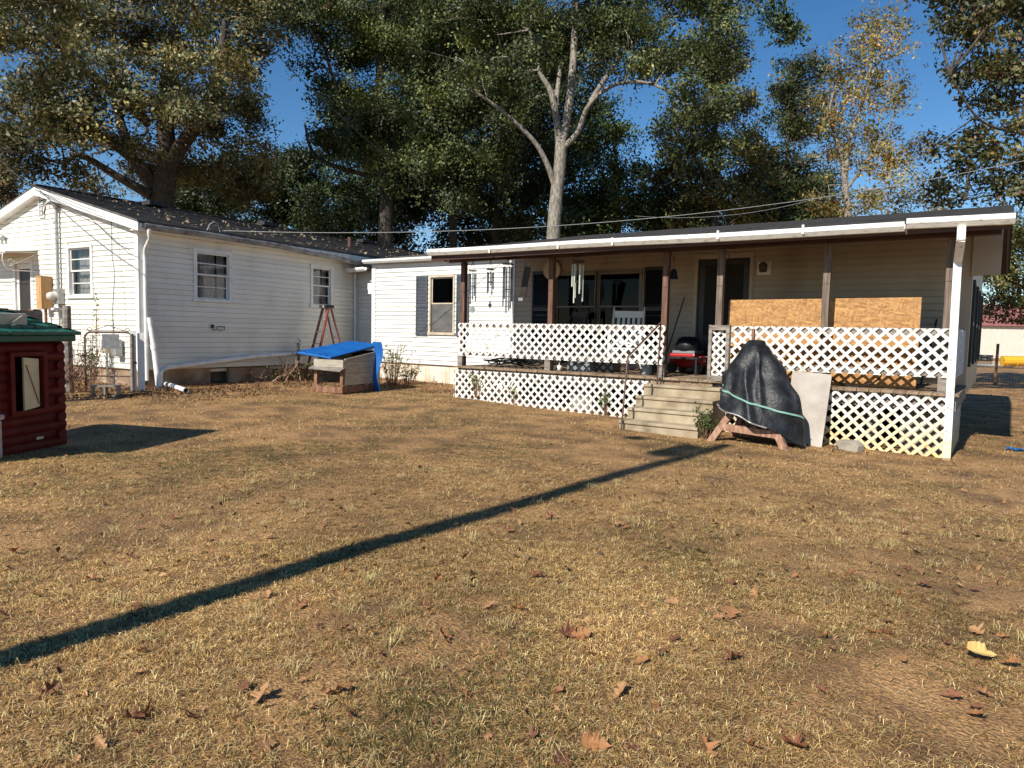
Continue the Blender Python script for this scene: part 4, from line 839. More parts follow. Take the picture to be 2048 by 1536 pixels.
# ================================================================== gate, fence and meter by the gable
def gate_area():
    L, Rr = at(172, 785, 11.85), at(267, 783, 12.15); gL, gR = gz(L.x, L.y), gz(Rr.x, Rr.y); wv = Vector((Rr.x-L.x, Rr.y-L.y, 0)); wd = wv.length; a = math.atan2(wv.y, wv.x)
    T = thing('wire_gate', 'rusty wire yard gate with scrolled top and grey sign', 'gate', (L.x, L.y, gL), a)
    h = 1.02; r_ = .10
    arc = [(r_-r_*math.cos(t), 0, h-r_+r_*math.sin(t)) for t in [math.pi/2*k/6 for k in range(7)]]; arc2 = [(wd-p[0], 0, p[2]) for p in arc[::-1]]
    fr = MB().tube([(0, 0, .02)]+arc+arc2+[(wd, 0, .02)], .016, 8); fr.tube([(0, 0, .28), (wd, 0, .26)], .012, 6); fr.build('frame', M['iron'], T)
    m = MB(); k = 9
    for i in range(1, 14): m.tube([(.01, 0, .07*i), (wd-.01, 0, .07*i)], .0025, 4, cap=False)
    for i in range(1, k): m.tube([(wd*i/k+.012*(-1)**j, 0, .03+j*.07) for j in range(14)], .0022, 4, cap=False)
    m.tube([(.03, 0, .9)]+[(wd*j/24, .0, .88+.035*(-1)**j) for j in range(1, 24)], .0025, 4, cap=False); o = m.build('wire_mesh', M['steel'], T); o['kind'] = 'stuff'
    for s in (-1, 1):
        cx = wd/2; m = MB(); m.tube([(cx, 0, h+.12), (cx+s*.20, 0, h+.04), (cx+s*.28, 0, h+.02)]+[(cx+s*(.28+.03*math.sin(t)), 0, h+.045-.03*math.cos(t)) for t in [k*.6 for k in range(9)]], .006, 6); m.build('scroll', M['iron'], T)
    MB().box(wd*.36, wd*.72, -.02, -.012, h-.28, h-.03).build('sign', M['steel'], T)
    for x, z in ((-.02, .62), (wd+.02, .50)): MB().box(x-.04, x+.04, -.025, .025, z-.015, z+.015).build('hinge', M['black'], T)
    p = at(268, 780, 12.12); T = thing('gate_post', 'white painted board post at the right of the wire gate', 'post', (p.x, p.y, gz(p.x, p.y)-.05), a)
    MB().box(-.05, .04, .02, .07, 0, 1.10).build('board', M['trim'], T); MB().box(.06, .17, .05, .075, 0, 1.07).build('wide_board', M['trim'], T); MB().tube([(-.02, -.02, 0), (-.02, -.02, 1.05)], .03, 8).build('stake', M['grey_wood'], T)
    p = at(138, 790, 11.75); T = thing('fence_post', 'rough dark wooden fence post left of the wire gate', 'post', (p.x, p.y, gz(p.x, p.y)-.05), a)
    MB().tube([(0, 0, 0), (.0, 0, .5), (-.01, .01, 1.0), (0, .0, 1.50)], [.085, .07, .072, .06], 9, smooth=False).build('trunk', M['grey_wood'], T)
    # wire fence from the post to the gate
    q = at(195, 700, 12.1); T = thing('wire_fence', 'thin square wire fence between rough post and gate', 'fence', (p.x, p.y, gz(p.x, p.y)), a)
    m = MB()
    for i in range(11): m.tube([(0, .02, .1+.12*i), (.52, .06, .1+.12*i)], .0025, 4, cap=False)
    for i in range(7): m.tube([(.09*i, .02+.007*i, .02), (.09*i, .02+.007*i, 1.35)], .0025, 4, cap=False)
    m.build('wires', M['steel'], T)
    m = MB()
    rr = random.Random(11)
    T = thing('dead_vines', 'tangle of brown dead vines around the rough fence post', 'vines', (p.x, p.y, gz(p.x, p.y)), a)
    for _ in range(70):
        b = Vector((rr.uniform(-.12, .30), rr.uniform(-.12, .10), rr.uniform(0, .25))); pts = [b]
        for k in range(6): b = b+Vector((rr.uniform(-.10, .12), rr.uniform(-.05, .05), rr.uniform(-.06, .18))); pts.append(b)
        m.tube(pts, rr.uniform(.003, .006), 4, cap=False)
    m.build('stems', M['brown_wood'], T)
    # cinder block in front of the gate
    c = ong(212, 792); T = thing('cinder_block', 'hollow cinder block lying in front of the wire gate', 'block', (c.x, c.y, c.z-.01), a-R(8))
    m = MB(); m.box(-.2, .2, -.095, -.07, 0, .19).box(-.2, .2, .07, .095, 0, .19)
    for x in (-.2, -.0125, .175): m.box(x, x+.025, -.0699, .0699, .001, .189)
    bm = MB(lambda x, y, z: (x, z-.095, y+.095)); 
    for args in ((-.2,.2,-.095,-.07,0,.19), (-.2,.2,.07,.095,0,.19), (-.2,-.175,-.0699,.0699,.001,.189), (-.0125,.0125,-.0699,.0699,.001,.189), (.175,.2,-.0699,.0699,.001,.189)): bm.box(*args)
    bm.build('block', M['block'], T)
    # meter on the gable
    T = thing('electric_meter', 'grey electric meter with conduit mast on the white gable', 'meter', LH(-2.62, -.0, 2.0), A_L)
    MB(FRONT).box(-.10, .12, .02, .14, -.28, .02).build('meter_box', M['steel'], T, bevel=.006)
    MB(lambda x, y, z: (x, z, y)).lathe((-.03, -.13, -.14), [(.0, -.14), (.06, -.13), (.085, -.08), (.09, -.01), (.1, 0)], 16).build('meter_dome', M['white_box'], T)
    MB(FRONT).tube([(0, .08, .02), (0, .08, 1.62)], .03, 10).build('conduit', M['steel'], T)
    MB(FRONT).tube([(0, .08, 1.62), (-.01, .10, 1.72), (-.06, .16, 1.75), (-.12, .2, 1.70)], [.05, .06, .055, .03], 10).build('weather_head', M['steel'], T)
    m = MB(FRONT)
    for k in range(3): m.tube([(-.11, .2, 1.70), (-.17, .22, 1.55-.03*k), (-.28, .2, 1.52), (-.36, .15, 1.66), (-.42+.02*k, .1, 1.86), (-.44, .17, 2.02)], .006, 5)
    m.build('service_loop', M['wire_dark'], T); MB(FRONT).tube([(-.02, .06, -.28), (-.02, .06, -1.75)], .02, 8).build('ground_conduit', M['steel'], T); MB(FRONT).lathe((-.06, .13, -.40), [(0, -.05), (.07, -.05), (.08, .03), (0, .05)], 12).build('junction', M['steel'], T)
    T = thing('wooden_meter_cover', 'yellow wooden box fixed on the gable beside meter', 'box', LH(-3.02, 0, 1.62), A_L)
    MB(FRONT).box(-.13, .07, .02, .24, 0, .64).build('box', M['yellow_wood'], T); MB(FRONT).box(-.14, .08, .018, .25, .641, .66).build('lid', M['yellow_wood'], T)
    MB(FRONT).box(-.04, .0, .10, .14, -1.5, -.001).build('support', M['brown_wood'], T)
    T = thing('gas_meter', 'yellow and grey utility box low on the gable behind the gate', 'meter', LH(-.75, -.02, .78), A_L)
    MB(FRONT).box(-.25, -.08, .03, .14, .0, .26).build('yellow_case', M['beige'], T, bevel=.01); MB(FRONT).box(.1, .28, .03, .16, -.05, .27).build('grey_case', M['steel'], T, bevel=.02); MB(FRONT).tube([(-.16, .08, .0), (-.16, .08, -.55)], .015, 8).build('riser', M['steel'], T)
    # low brown rail fence behind the playhouse
    a0, a1 = at(-40, 640, 9.6), at(78, 650, 10.6); T = thing('rail_fence', 'brown board rail fence behind the play house roof', 'fence', (a1.x, a1.y, gz(a1.x, a1.y)), math.atan2(a1.y-a0.y, a1.x-a0.x))
    Lf = (a1-a0).length; MB().box(-Lf, .05, -.02, .02, 1.20, 1.36).build('rail', M['grey_wood'], T)
    for x in (-.02, -Lf*.6): MB().box(x-.06, x+.09, .021, .11, 0, 1.38).build('post', M['brown_wood'], T)
    MB().bar((-.75, 0, .75), (-.55, 0, 1.2), .05, .04, (0, 1, 0)).build('brace', M['white_paint'], T)
gate_area()

# ================================================================== toy play house
def play_house():
    Bp = Vector((-7.925, 3.20, 0)); Ap = Vector((-7.60, 2.55, 0)); d = (Ap-Bp).normalized(); g = gz(Bp.x, Bp.y)-.01
    a = math.atan2(d.y, d.x)              # local x runs along the visible wall from the right corner, local -y is into the house... 
    T = thing('play_house', 'red log cabin toy play house with green roof', 'play house', (Bp.x, Bp.y, g), a)
    # with x along d, outward normal is +y when it faces the camera
    n_out = Vector((-d.y, d.x, 0)); sg = 1 if n_out.dot(-Bp) > 0 else -1
    def MBp(): return MB(lambda x, y, z: (x, sg*y, z))
    W, D, Hh = 1.35, 1.15, 1.06; win = (.24, .58, .42, .94); door = (.80, 1.22, .04, .98)
    w = MBp()
    for s0, s1, z0, z1 in cells(0, W, 0, Hh, [win, door]): w.box(s0, s1, -.05, 0, z0, z1)
    w.box(0, .05, -D, -.05, 0, Hh).box(W-.05, W, -D, -.05, 0, Hh).box(.05, W-.05, -D, -D+.05, 0, Hh)
    wl = w.build('wall', M['red_log'], T)
    k = 12; ph = Hh/k
    for i in range(k):
        z = ph*(i+.5); segs = [(-.07, W+.07)]
        for o in (win, door):
            if o[2]-.03 < z < o[3]+.03:
                ns = []
                for a0, b0 in segs:
                    if o[0] > a0 and o[1] < b0: ns += [(a0, o[0]-.03), (o[1]+.03, b0)]
                    else: ns.append((a0, b0))
                segs = ns
        for s0, s1 in segs: MBp().tube([(s0, -.050, z), (s1, -.050, z)], ph*.78, 18).build('log', M['red_log'], wl)
        if i % 2: MBp().tube([(.03, .055, z), (.03, -D, z)], ph*.50, 10).build('log', M['red_log'], wl)
    fr = MBp(); x0, x1, z0, z1 = win
    fr.box(x0-.045, x0, -.03, .055, z0-.04, z1+.04).box(x1, x1+.045, -.03, .055, z0-.04, z1+.04).box(x0, x1, -.03, .053, z1, z1+.04).box(x0, x1, -.03, .056, z0-.04, z0); fr.build('window_frame', M['red_log'], wl)
    fr = MBp(); fr.box(door[0]-.05, door[0], -.03, .06, 0, 1.02).build('door_trim', M['red_log'], wl)
    MBp().box(x1-.06, x1-.0, -.20, -.06, z0-.05, z1).build('inner_panel', M['orange'], T)
    sh = MBp(); sh.prism([(x0+.03, .005, z0+.02), (x0+.03, .005, z1-.03), (x1-.10, .035, z1-.01), (x1-.10, .035, z0-.0)], (.004, .022, 0)); s_ = sh.build('shutter', M['tan_shutter'], T)
    MBp().bar((x0+.05, .034, z0+.05), (x1-.12, .062, z1-.08), .004, .008).build('batten', M['brown_wood'], s_)
    MBp().box(.28, .36, .055, .062, .12, .145).build('badge', M['beige'], T)
    # roof: eave slab + tiles in rows, hipped at the right
    ez, rz = Hh+.02, Hh+.36
    MBp().prism([(-.10, .13, ez), (W+.13, .13, ez), (W+.13, .13, ez+.07), (-.10, .13, ez+.07)], (0, -D-.32, 0)).build('eave', M['green_roof'], T, bevel=.015)
    rows = 5
    rf = MBp().prism([(-.12, .15, ez+.07), (W+.12, .15, ez+.07), (W-.2, -D/2, rz), (.30, -D/2, rz)], (0, -.001, -.004)).prism([(-.12, -D-.15, ez+.07), (W+.12, -D-.15, ez+.07), (W-.2, -D/2, rz), (.30, -D/2, rz)], (0, .001, -.004)).add([(-.12, .15, ez+.07), (-.12, -D-.15, ez+.07), (.30, -D/2, rz)], [(0, 1, 2)]).build('roof', M['green_roof'], T)
    for r_ in range(rows):
        t0, t1 = r_/rows, (r_+1)/rows; xa = -.12+.42*t0; xb = W+.12-.32*t0; y0 = .15+(-D/2-.15)*t0; y1 = .15+(-D/2-.15)*t1; za = ez+.07+(rz-ez-.07)*t0; zb = ez+.07+(rz-ez-.07)*t1
        n = int((xb-xa)/.135); off = .06*(r_ % 2)
        for i in range(n):
            p = xa+off+(xb-xa)*i/n; q = p+(xb-xa)/n-.008+random.uniform(-.01, .004)
            MBp().add([(p, y0+.02, za+.030), (q, y0+.02, za+.034), (q, y1, zb+.010), (p, y1, zb+.010), (p, y0+.02, za+.002), (q, y0+.02, za+.002)], [(0, 1, 2, 3), (4, 5, 1, 0), (0, 3, 4), (1, 5, 2)]).build('roof_tile', M['green_roof'], rf)
        m = 5-r_
        for i in range(max(1, m)):
            ya = .15-(D+.30)*(t0*.5+(1-t0)*i/max(1, m)); yb = ya-(D+.30)*(1-t0)/max(1, m)+.01; xx = -.12+.42*t0; xn = -.12+.42*t1
            MBp().add([(xx-.02, ya, za+.030), (xx-.02, yb, za+.034), (xn, yb*.9-.05, zb+.012), (xn, ya*.9-.05, zb+.012), (xx-.02, ya, za), (xx-.02, yb, za)], [(0, 1, 2, 3), (4, 5, 1, 0)]).build('roof_tile', M['green_roof'], rf)
    do = MBp().box(.34, .78, -.30, -.02, ez+.12, ez+.27).build('dormer', M['white_box'], T, bevel=.012)
    MBp().prism([(.36, -.019, ez+.14), (.76, -.019, ez+.14), (.76, -.019, ez+.25), (.36, -.019, ez+.25)], (0, .008, 0)).build('dormer_front', M['beige'], do)
    MBp().prism([(.42, -.010, ez+.25), (.56, .02, ez+.19), (.58, .02, ez+.15), (.54, .02, ez+.15), (.52, .02, ez+.19)], (0, .01, 0)).build('dormer_star', M['beige'], do)
    p = at(-24, 915, 6.35); T2 = thing('toy_bin', 'speckled pinkish bin at the left edge before the play house', 'bin', (p.x-.02, p.y-.02, gz(p.x, p.y)), a)
    MB().box(-.10, .16, -.10, .10, 0, .36).build('body', M['pink_bin'], T2, bevel=.02); MB().box(-.115, .175, -.115, .115, .361, .41).build('rim', M['pink_bin'], T2, bevel=.015)
play_house()
# ================================================================== wires and pole
def sag(p, q, s, n=24): return [p.lerp(q, i/n)-Vector((0, 0, 4*s*(i/n)*(1-i/n))) for i in range(n+1)]
def wires():
    def wire(name, label, pts, r, m):
        o = Vector(pts[0]); T = thing(name, label, 'cable', o); MB().tube([Vector(p)-o for p in pts], r, 5, cap=False).build('strand', m, T)
    a = LH(.32, 1.55, 3.24); far = at(2120, 306, 14.5)
    wire('overhead_cable', 'pale cable spanning from old house eave across the porch roof', sag(a, far, .55), .0065, M['wire'])
    wire('overhead_cable', 'thin pale cable looping under the main cable above the porch', sag(at(1270, 432, 12.6), at(1640, 395, 13.6), .16), .004, M['wire'])
    wire('overhead_cable', 'dark service cable from upper left to the gable peak', sag(at(-60, 255, 10.5), LH(-3.05, -.2, 4.03), .1), .012, M['wire_dark'])
    wire('overhead_cable', 'dark cable running from the weather head to the gable corner', [LH(-3.05, -.25, 4.0), LH(-2.3, -.25, 3.74), LH(-1.2, -.22, 3.35), LH(-.3, -.22, 2.80), LH(.05, -.2, 2.68)], .008, M['wire_dark'])
    wire('overhead_cable', 'thin dark cable along the rake of the gable', [LH(-3.0, -.3, 4.05), LH(-1.0, -.3, 3.46), LH(-.75, -.3, 3.40)], .006, M['wire_dark'])
    wire('wall_cable', 'thin dark wire hanging down the gable right of the window', [LH(-.78, -.04, 3.42), LH(-.80, -.03, 2.6), LH(-.72, -.03, 2.3), LH(-.82, -.03, 1.6), LH(-.80, -.03, .8)], .005, M['wire_dark'])
    wire('wall_cable', 'pale thin wire hanging down the gable near the corner', [LH(-.62, -.03, 3.36), LH(-.55, -.03, 2.6), LH(-.42, -.03, 1.9), LH(-.40, -.03, 1.1)], .003, M['steel'])
    wire('overhead_cable', 'dark cable crossing the trees diagonally behind the old house', sag(at(470, 20, 19), at(960, 440, 24), .5), .012, M['wire_dark'])
    wire('bent_conduit', 'bent pale wire standing on the old house eave', [LH(.24, 1.25, 3.20), LH(.24, 1.32, 3.34), LH(.24, 1.42, 3.40), LH(.24, 1.50, 3.37), LH(.24, 1.56, 3.21)], .010, M['wire'])
    # utility pole behind the photographer's left: its shadow crosses the lawn
    y0 = -2.2; tip = Vector((-2.80, 8.72, 0)); x0 = tip.x-math.tan(SUN_AZ)*(tip.y-y0); h = (tip.y-y0)/math.cos(SUN_AZ)*math.tan(SUN_EL)-.03
    T = thing('utility_pole', 'wooden utility pole whose shadow crosses the lawn', 'pole', (x0, y0, gz(x0, y0)-.3))
    MB().tube([(0, 0, 0), (0, 0, h*.5), (0, 0, h+.3)], [.115, .10, .085], 12).build('pole', M['pole'], T)
    MB().lathe((-.26, .05, h-.75), [(0, 0), (.16, 0), (.17, .02), (.17, .62), (.1, .70), (0, .71)], 14).build('transformer', M['steel'], T)
    MB().tube([(0, 0, h-.1), (-.55, .1, h+.05), (-.95, .15, h+.02)], .03, 8).build('lamp_arm', M['steel'], T); MB().lathe((-1.05, .17, h-.12), [(0, .16), (.06, .15), (.16, .02), (.15, 0), (0, 0)], 14).build('lamp_head', M['steel'], T)
wires()

# ================================================================== far right: shed, trailer, fence, slide
def far_right():
    c = at(2010, 716, 60); c.z = 0; a = YAW-R(4)
    T = thing('metal_shed', 'cream metal shed with dull red roof far right', 'shed', c, a)
    x = -10.0
    while x < 6: MB().box(x, x+.44, 0, .06, -.3, 2.75).box(x+.44, x+.495, -.03, .06, -.3, 2.75).build('wall_panel', M['metal_wall'], T); x += .5
    MB().box(-10, 6, .07, 9, -.3, 2.74).build('body', M['metal_wall'], T)
    MB().prism([(-10.3, -.3, 2.76), (-10.3, 4.5, 4.8), (-10.3, 9.3, 2.76)], (16.6, 0, 0)).build('roof', M['metal_roof'], T)
    p = at(1935, 720, 46); p.z = -.02; T = thing('white_trailer', 'white trailer parked left of the far shed', 'trailer', p, a)
    MB().box(-1.6, .62, 0, 2.2, .5, 1.75).build('body', M['white_paint'], T, bevel=.08); MB().box(.45, .66, .3, 1.9, .45, .62).build('bumper', M['black'], T)
    for y in (.05, 2.0): MB(lambda x, y, z: (x, y, z)).tube([(.1, y, .3), (.1, y+.2, .3)], .3, 16).build('wheel', M['rubber'], T)
    p = at(1970, 712, 50); p.z = 0; T = thing('stacked_tyres', 'dark pile of tyres beside the white trailer', 'tyres', p)
    for i in range(2): MB().lathe((0, 0, .01+.22*i), [(.3, 0), (.48, .02), (.5, .11), (.48, .2), (.3, .21), (.25, .11), (.3, 0)], 18).build('tyre', M['rubber'], T)
    p = at(1985, 724, 38); p.z = gz(p.x, p.y); T = thing('blue_pool', 'flattened pale blue plastic lying before the far shed', 'sheet', p, a)
    MB().lathe((0, 0, 0), [(0, .02), (.9, .03), (1.0, .14), (.95, .15), (.85, .05)], 22).build('pool', M['clear'], T); MB().box(.1, .75, -.3, .2, .05, .33).build('crate', M['beige'], T, bevel=.02)
    p = at(2035, 722, 36); p.z = gz(p.x, p.y); T = thing('yellow_slide', 'yellow plastic play tunnel lying beneath the right tree', 'tunnel', p, a)
    MB().tube([(-.75, 0, .38), (-.3, 0, .40), (.4, 0, .40), (1.6, 0, .38)], .26, 14).build('tunnel', M['yellow'], T)
    m = MB(); [m.tube([(-.6+.5*i, 0, .38), (-.56+.5*i, 0, .38)], .285, 14) for i in range(5)]; m.build('ribs', M['yellow'], T)
    # wire fence
    p0, p1 = at(1925, 760, 22.5), at(2200, 790, 24); g = gz(p0.x, p0.y); T = thing('field_fence', 'low wire field fence with thin posts beyond home', 'fence', (p0.x, p0.y, g), math.atan2(p1.y-p0.y, p1.x-p0.x))
    for x in (.0, 1.33, 3.9): MB().box(x-.03, x+.03, -.03, .03, -.1, 1.35 if x > .5 else 1.1).build('post', M['brown_wood'], T)
    m = MB()
    for i in range(8): m.tube([(0, 0, .1+.12*i), (4.5, 0, .1+.12*i)], .004, 4, cap=False)
    for i in range(36): m.tube([(.125*i, 0, 0), (.125*i, 0, .95)], .003, 4, cap=False)
    o = m.build('wires', M['steel'], T); o['kind'] = 'stuff'
    g = ong(2042, 903); T = thing('blue_cloth', 'small crumpled blue cloth on the grass at right edge', 'cloth', g)
    n = 14; vs = [(.16*(i/n-.5)*2, .10*(j/n-.5)*2, .016+.022*abs(math.sin(i*.7+j*.3)*math.cos(j*.5))+.006*math.sin(i*1.1+j*.9)) for i in range(n+1) for j in range(n+1)]
    MB().add(vs, [(i*(n+1)+j, (i+1)*(n+1)+j, (i+1)*(n+1)+j+1, i*(n+1)+j+1) for i in range(n) for j in range(n)], True).build('cloth', M['blue'], T)
far_right()

# ================================================================== trees
def leaf_mesh(name, P, size, pal, mat, parent, seed, flat=0.0, aspect=.55, up_bias=.3, wgt=None, tone=1.0):
    r_ = np.random.default_rng(seed); N = len(P)
    q_ = P*2.6; f0 = r_.uniform(0, 6.28, 6)                      # leaves of one spray face roughly the same way
    n = r_.normal(size=(N, 3))*.75+1.0*np.column_stack([np.sin(q_[:, 1]+f0[0])+np.sin(q_[:, 2]*1.7+f0[1]), np.sin(q_[:, 2]+f0[2])+np.sin(q_[:, 0]*1.6+f0[3]), np.sin(q_[:, 0]+f0[4])+np.sin(q_[:, 1]*1.8+f0[5])]); n[:, 2] += up_bias; n /= np.linalg.norm(n, axis=1)[:, None]
    t = r_.normal(size=(N, 3)); t[:, 2] -= .35; t -= n*(t*n).sum(1)[:, None]; t /= np.linalg.norm(t, axis=1)[:, None]; b = np.cross(n, t)
    s = size*(.5+.95*r_.beta(2, 2.2, N))[:, None]
    V = np.empty((N, 4, 3)); V[:, 0] = P-t*s*.5; V[:, 1] = P+b*s*aspect*.5+n*s*.10-t*s*.05; V[:, 2] = P+t*s*.5; V[:, 3] = P-b*s*aspect*.5+n*s*.10-t*s*.05
    pal = np.array(pal); c = pal[r_.choice(len(pal), N, p=wgt)]*r_.uniform(.7, 1.3, (N, 1))*tone
    ph = r_.uniform(0, 6.28, 6); k_ = P*1.9; vv = np.sin(k_[:, 0]+ph[0]+1.3*np.sin(k_[:, 2]*.7+ph[1]))+np.sin(k_[:, 1]*1.1+ph[2]+np.sin(k_[:, 0]*.6+ph[3]))+np.sin(k_[:, 2]*1.4+ph[4])
    c = c*(1+.22*vv)[:, None]*np.array([1, 1, 1])+c*np.clip(vv-1, 0, 2)[:, None]*np.array([.30, .16, .0])   # sunlit and darker clumps painted into the leaf colour
    C4 = np.repeat(np.concatenate([c, np.ones((N, 1))], 1)[:, None], 4, 1)
    me = bpy.data.meshes.new(name); me.vertices.add(4*N); me.vertices.foreach_set('co', V.ravel()); me.loops.add(4*N); me.loops.foreach_set('vertex_index', np.arange(4*N, dtype=np.int32))
    me.polygons.add(N); me.polygons.foreach_set('loop_start', np.arange(0, 4*N, 4, dtype=np.int32))
    try: me.polygons.foreach_set('loop_total', np.full(N, 4, dtype=np.int32))
    except Exception: pass
    at_ = me.color_attributes.new('Col', 'FLOAT_COLOR', 'POINT'); at_.data.foreach_set('color', C4.ravel())
    me.update(calc_edges=True); me.materials.append(mat)
    o = bpy.data.objects.new(name, me); S.collection.objects.link(o); o.parent = parent
    return o
def blobs(spec, d, dens, leaf, rs, cl=26, sp=.30, dz=.8, hole=.15):
    """spec: (px,py,rx,ry[,depth offset]) ellipsoids of foliage at forward distance d -> leaf positions in twig clusters"""
    out = []
    for q in spec:
        px, py, rx, ry = q[:4]; dd = d+(q[4] if len(q) > 4 else 0); c = np.array(at(px, py, dd)); k = dd/F; a, b = rx*k, ry*k; dp = dz*(a+b)/2
        area = math.pi*a*b; nl = int(area*dens*1.75/(leaf*leaf*.28)); nc = max(3, nl//cl)
        ns = max(4, int(7+area*.6)); w0 = rs.normal(size=(ns, 3)); w0 /= np.linalg.norm(w0, axis=1)[:, None]; w0 *= (rs.uniform(.15, 1, ns)**.5)[:, None]   # boughs inside the blob
        u = rs.normal(size=(nc, 3))*np.array([.20, .15, .20])+w0[rs.integers(0, ns, nc)]
        u *= np.minimum(1, 1.22/np.maximum(np.linalg.norm(u, axis=1), 1e-6))[:, None]
        cc = c+u[:, :1]*a*np.array(rt)+u[:, 1:2]*b*np.array(up)+u[:, 2:]*dp*np.array(fw)
        cc = cc[rs.uniform(size=nc) > hole]
        w_ = rs.integers(cl//2, cl*3//2, len(cc)); idx = np.repeat(np.arange(len(cc)), w_)
        tw = rs.normal(size=(len(cc), 3)); tw[:, 2] *= .4; tw /= np.linalg.norm(tw, axis=1)[:, None]
        pos = cc[idx]+tw[idx]*(rs.uniform(-1, 1, len(idx))*sp*1.4)[:, None]+rs.normal(size=(len(idx), 3))*sp*.42
        out.append(pos)
    return np.concatenate(out)
def tree(name, label, base, limbs, spec, d, leaf, pal, dens=2.2, bark='bark', seed=1, wgt=None, group=None, sp=.30, hole=.15, twigs=True, cl=26, dz=.8):
    rs = np.random.default_rng(seed); b = Vector(base); b.z = gz(b.x, b.y)-.1; T = thing(name, label, 'tree', b, 0, group)
    m = MB()
    for pts, r0_, r1_ in limbs:
        pts = [Vector(p) for p in pts]; P = []
        for i in range(len(pts)-1):
            for k in range(5):
                t = k/5; p0, p1, p2, p3 = pts[max(i-1, 0)], pts[i], pts[i+1], pts[min(i+2, len(pts)-1)]
                P.append(.5*((2*p1)+(p2-p0)*t+(2*p0-5*p1+4*p2-p3)*t*t+(3*p1-p0-3*p2+p3)*t**3))
        P.append(pts[-1]); n = len(P); m.tube([p-b for p in P], [r0_+(r1_-r0_)*(i/(n-1))**.8 for i in range(n)], 9)
    tr = m.build('trunk', M[bark], T)
    pos = blobs(spec, d, dens, leaf, rs, cl, sp, dz, hole)
    pos = pos[pos[:, 2] > 2.0] if name != 'bush' else pos
    leaf_mesh('crown', pos-np.array(b), leaf, pal, M['leaf'], T, seed+50, wgt=wgt, tone=1.35)
    if twigs:  # branches feeding the clumps
        m = MB(); src = []
        for pts, r0_, r1_ in limbs: src += [Vector(p) for p in pts[1:]]
        for q in spec:
            c = at(q[0], q[1], d+(q[4] if len(q) > 4 else 0)); s0 = min(src, key=lambda p: (p-c).length)
            if (s0-c).length < 7:
                mid = s0.lerp(c, .5)+Vector((rs.normal()*.3, rs.normal()*.3, .3)); m.tube([s0-b, mid-b, c-b], [.035, .022, .008], 6)
                for _ in range(4):
                    e = c+(rt*rs.normal()*q[2]+up*rs.normal()*q[3])*(d/F*.55); m.tube([c-b, c.lerp(e, .5)-b+Vector((rs.normal()*.1, rs.normal()*.1, .1)), e-b], [.013, .009, .004], 5)
        br = m.build('branches', M[bark], T); br['kind'] = 'stuff'
    return T
OL = [(.105,.098,.036),(.145,.125,.05),(.20,.165,.075),(.055,.068,.024),(.12,.082,.038)]
GR = [(.035,.055,.016),(.05,.075,.022),(.075,.10,.03),(.028,.040,.014)]
DK = [(.020,.032,.013),(.032,.048,.017),(.045,.062,.020)]
MX = [(.045,.062,.02),(.075,.088,.026),(.11,.11,.035),(.03,.042,.016)]
YE = [(.22,.155,.04),(.25,.15,.045),(.155,.145,.042),(.26,.12,.035),(.18,.09,.042),(.11,.11,.036)]
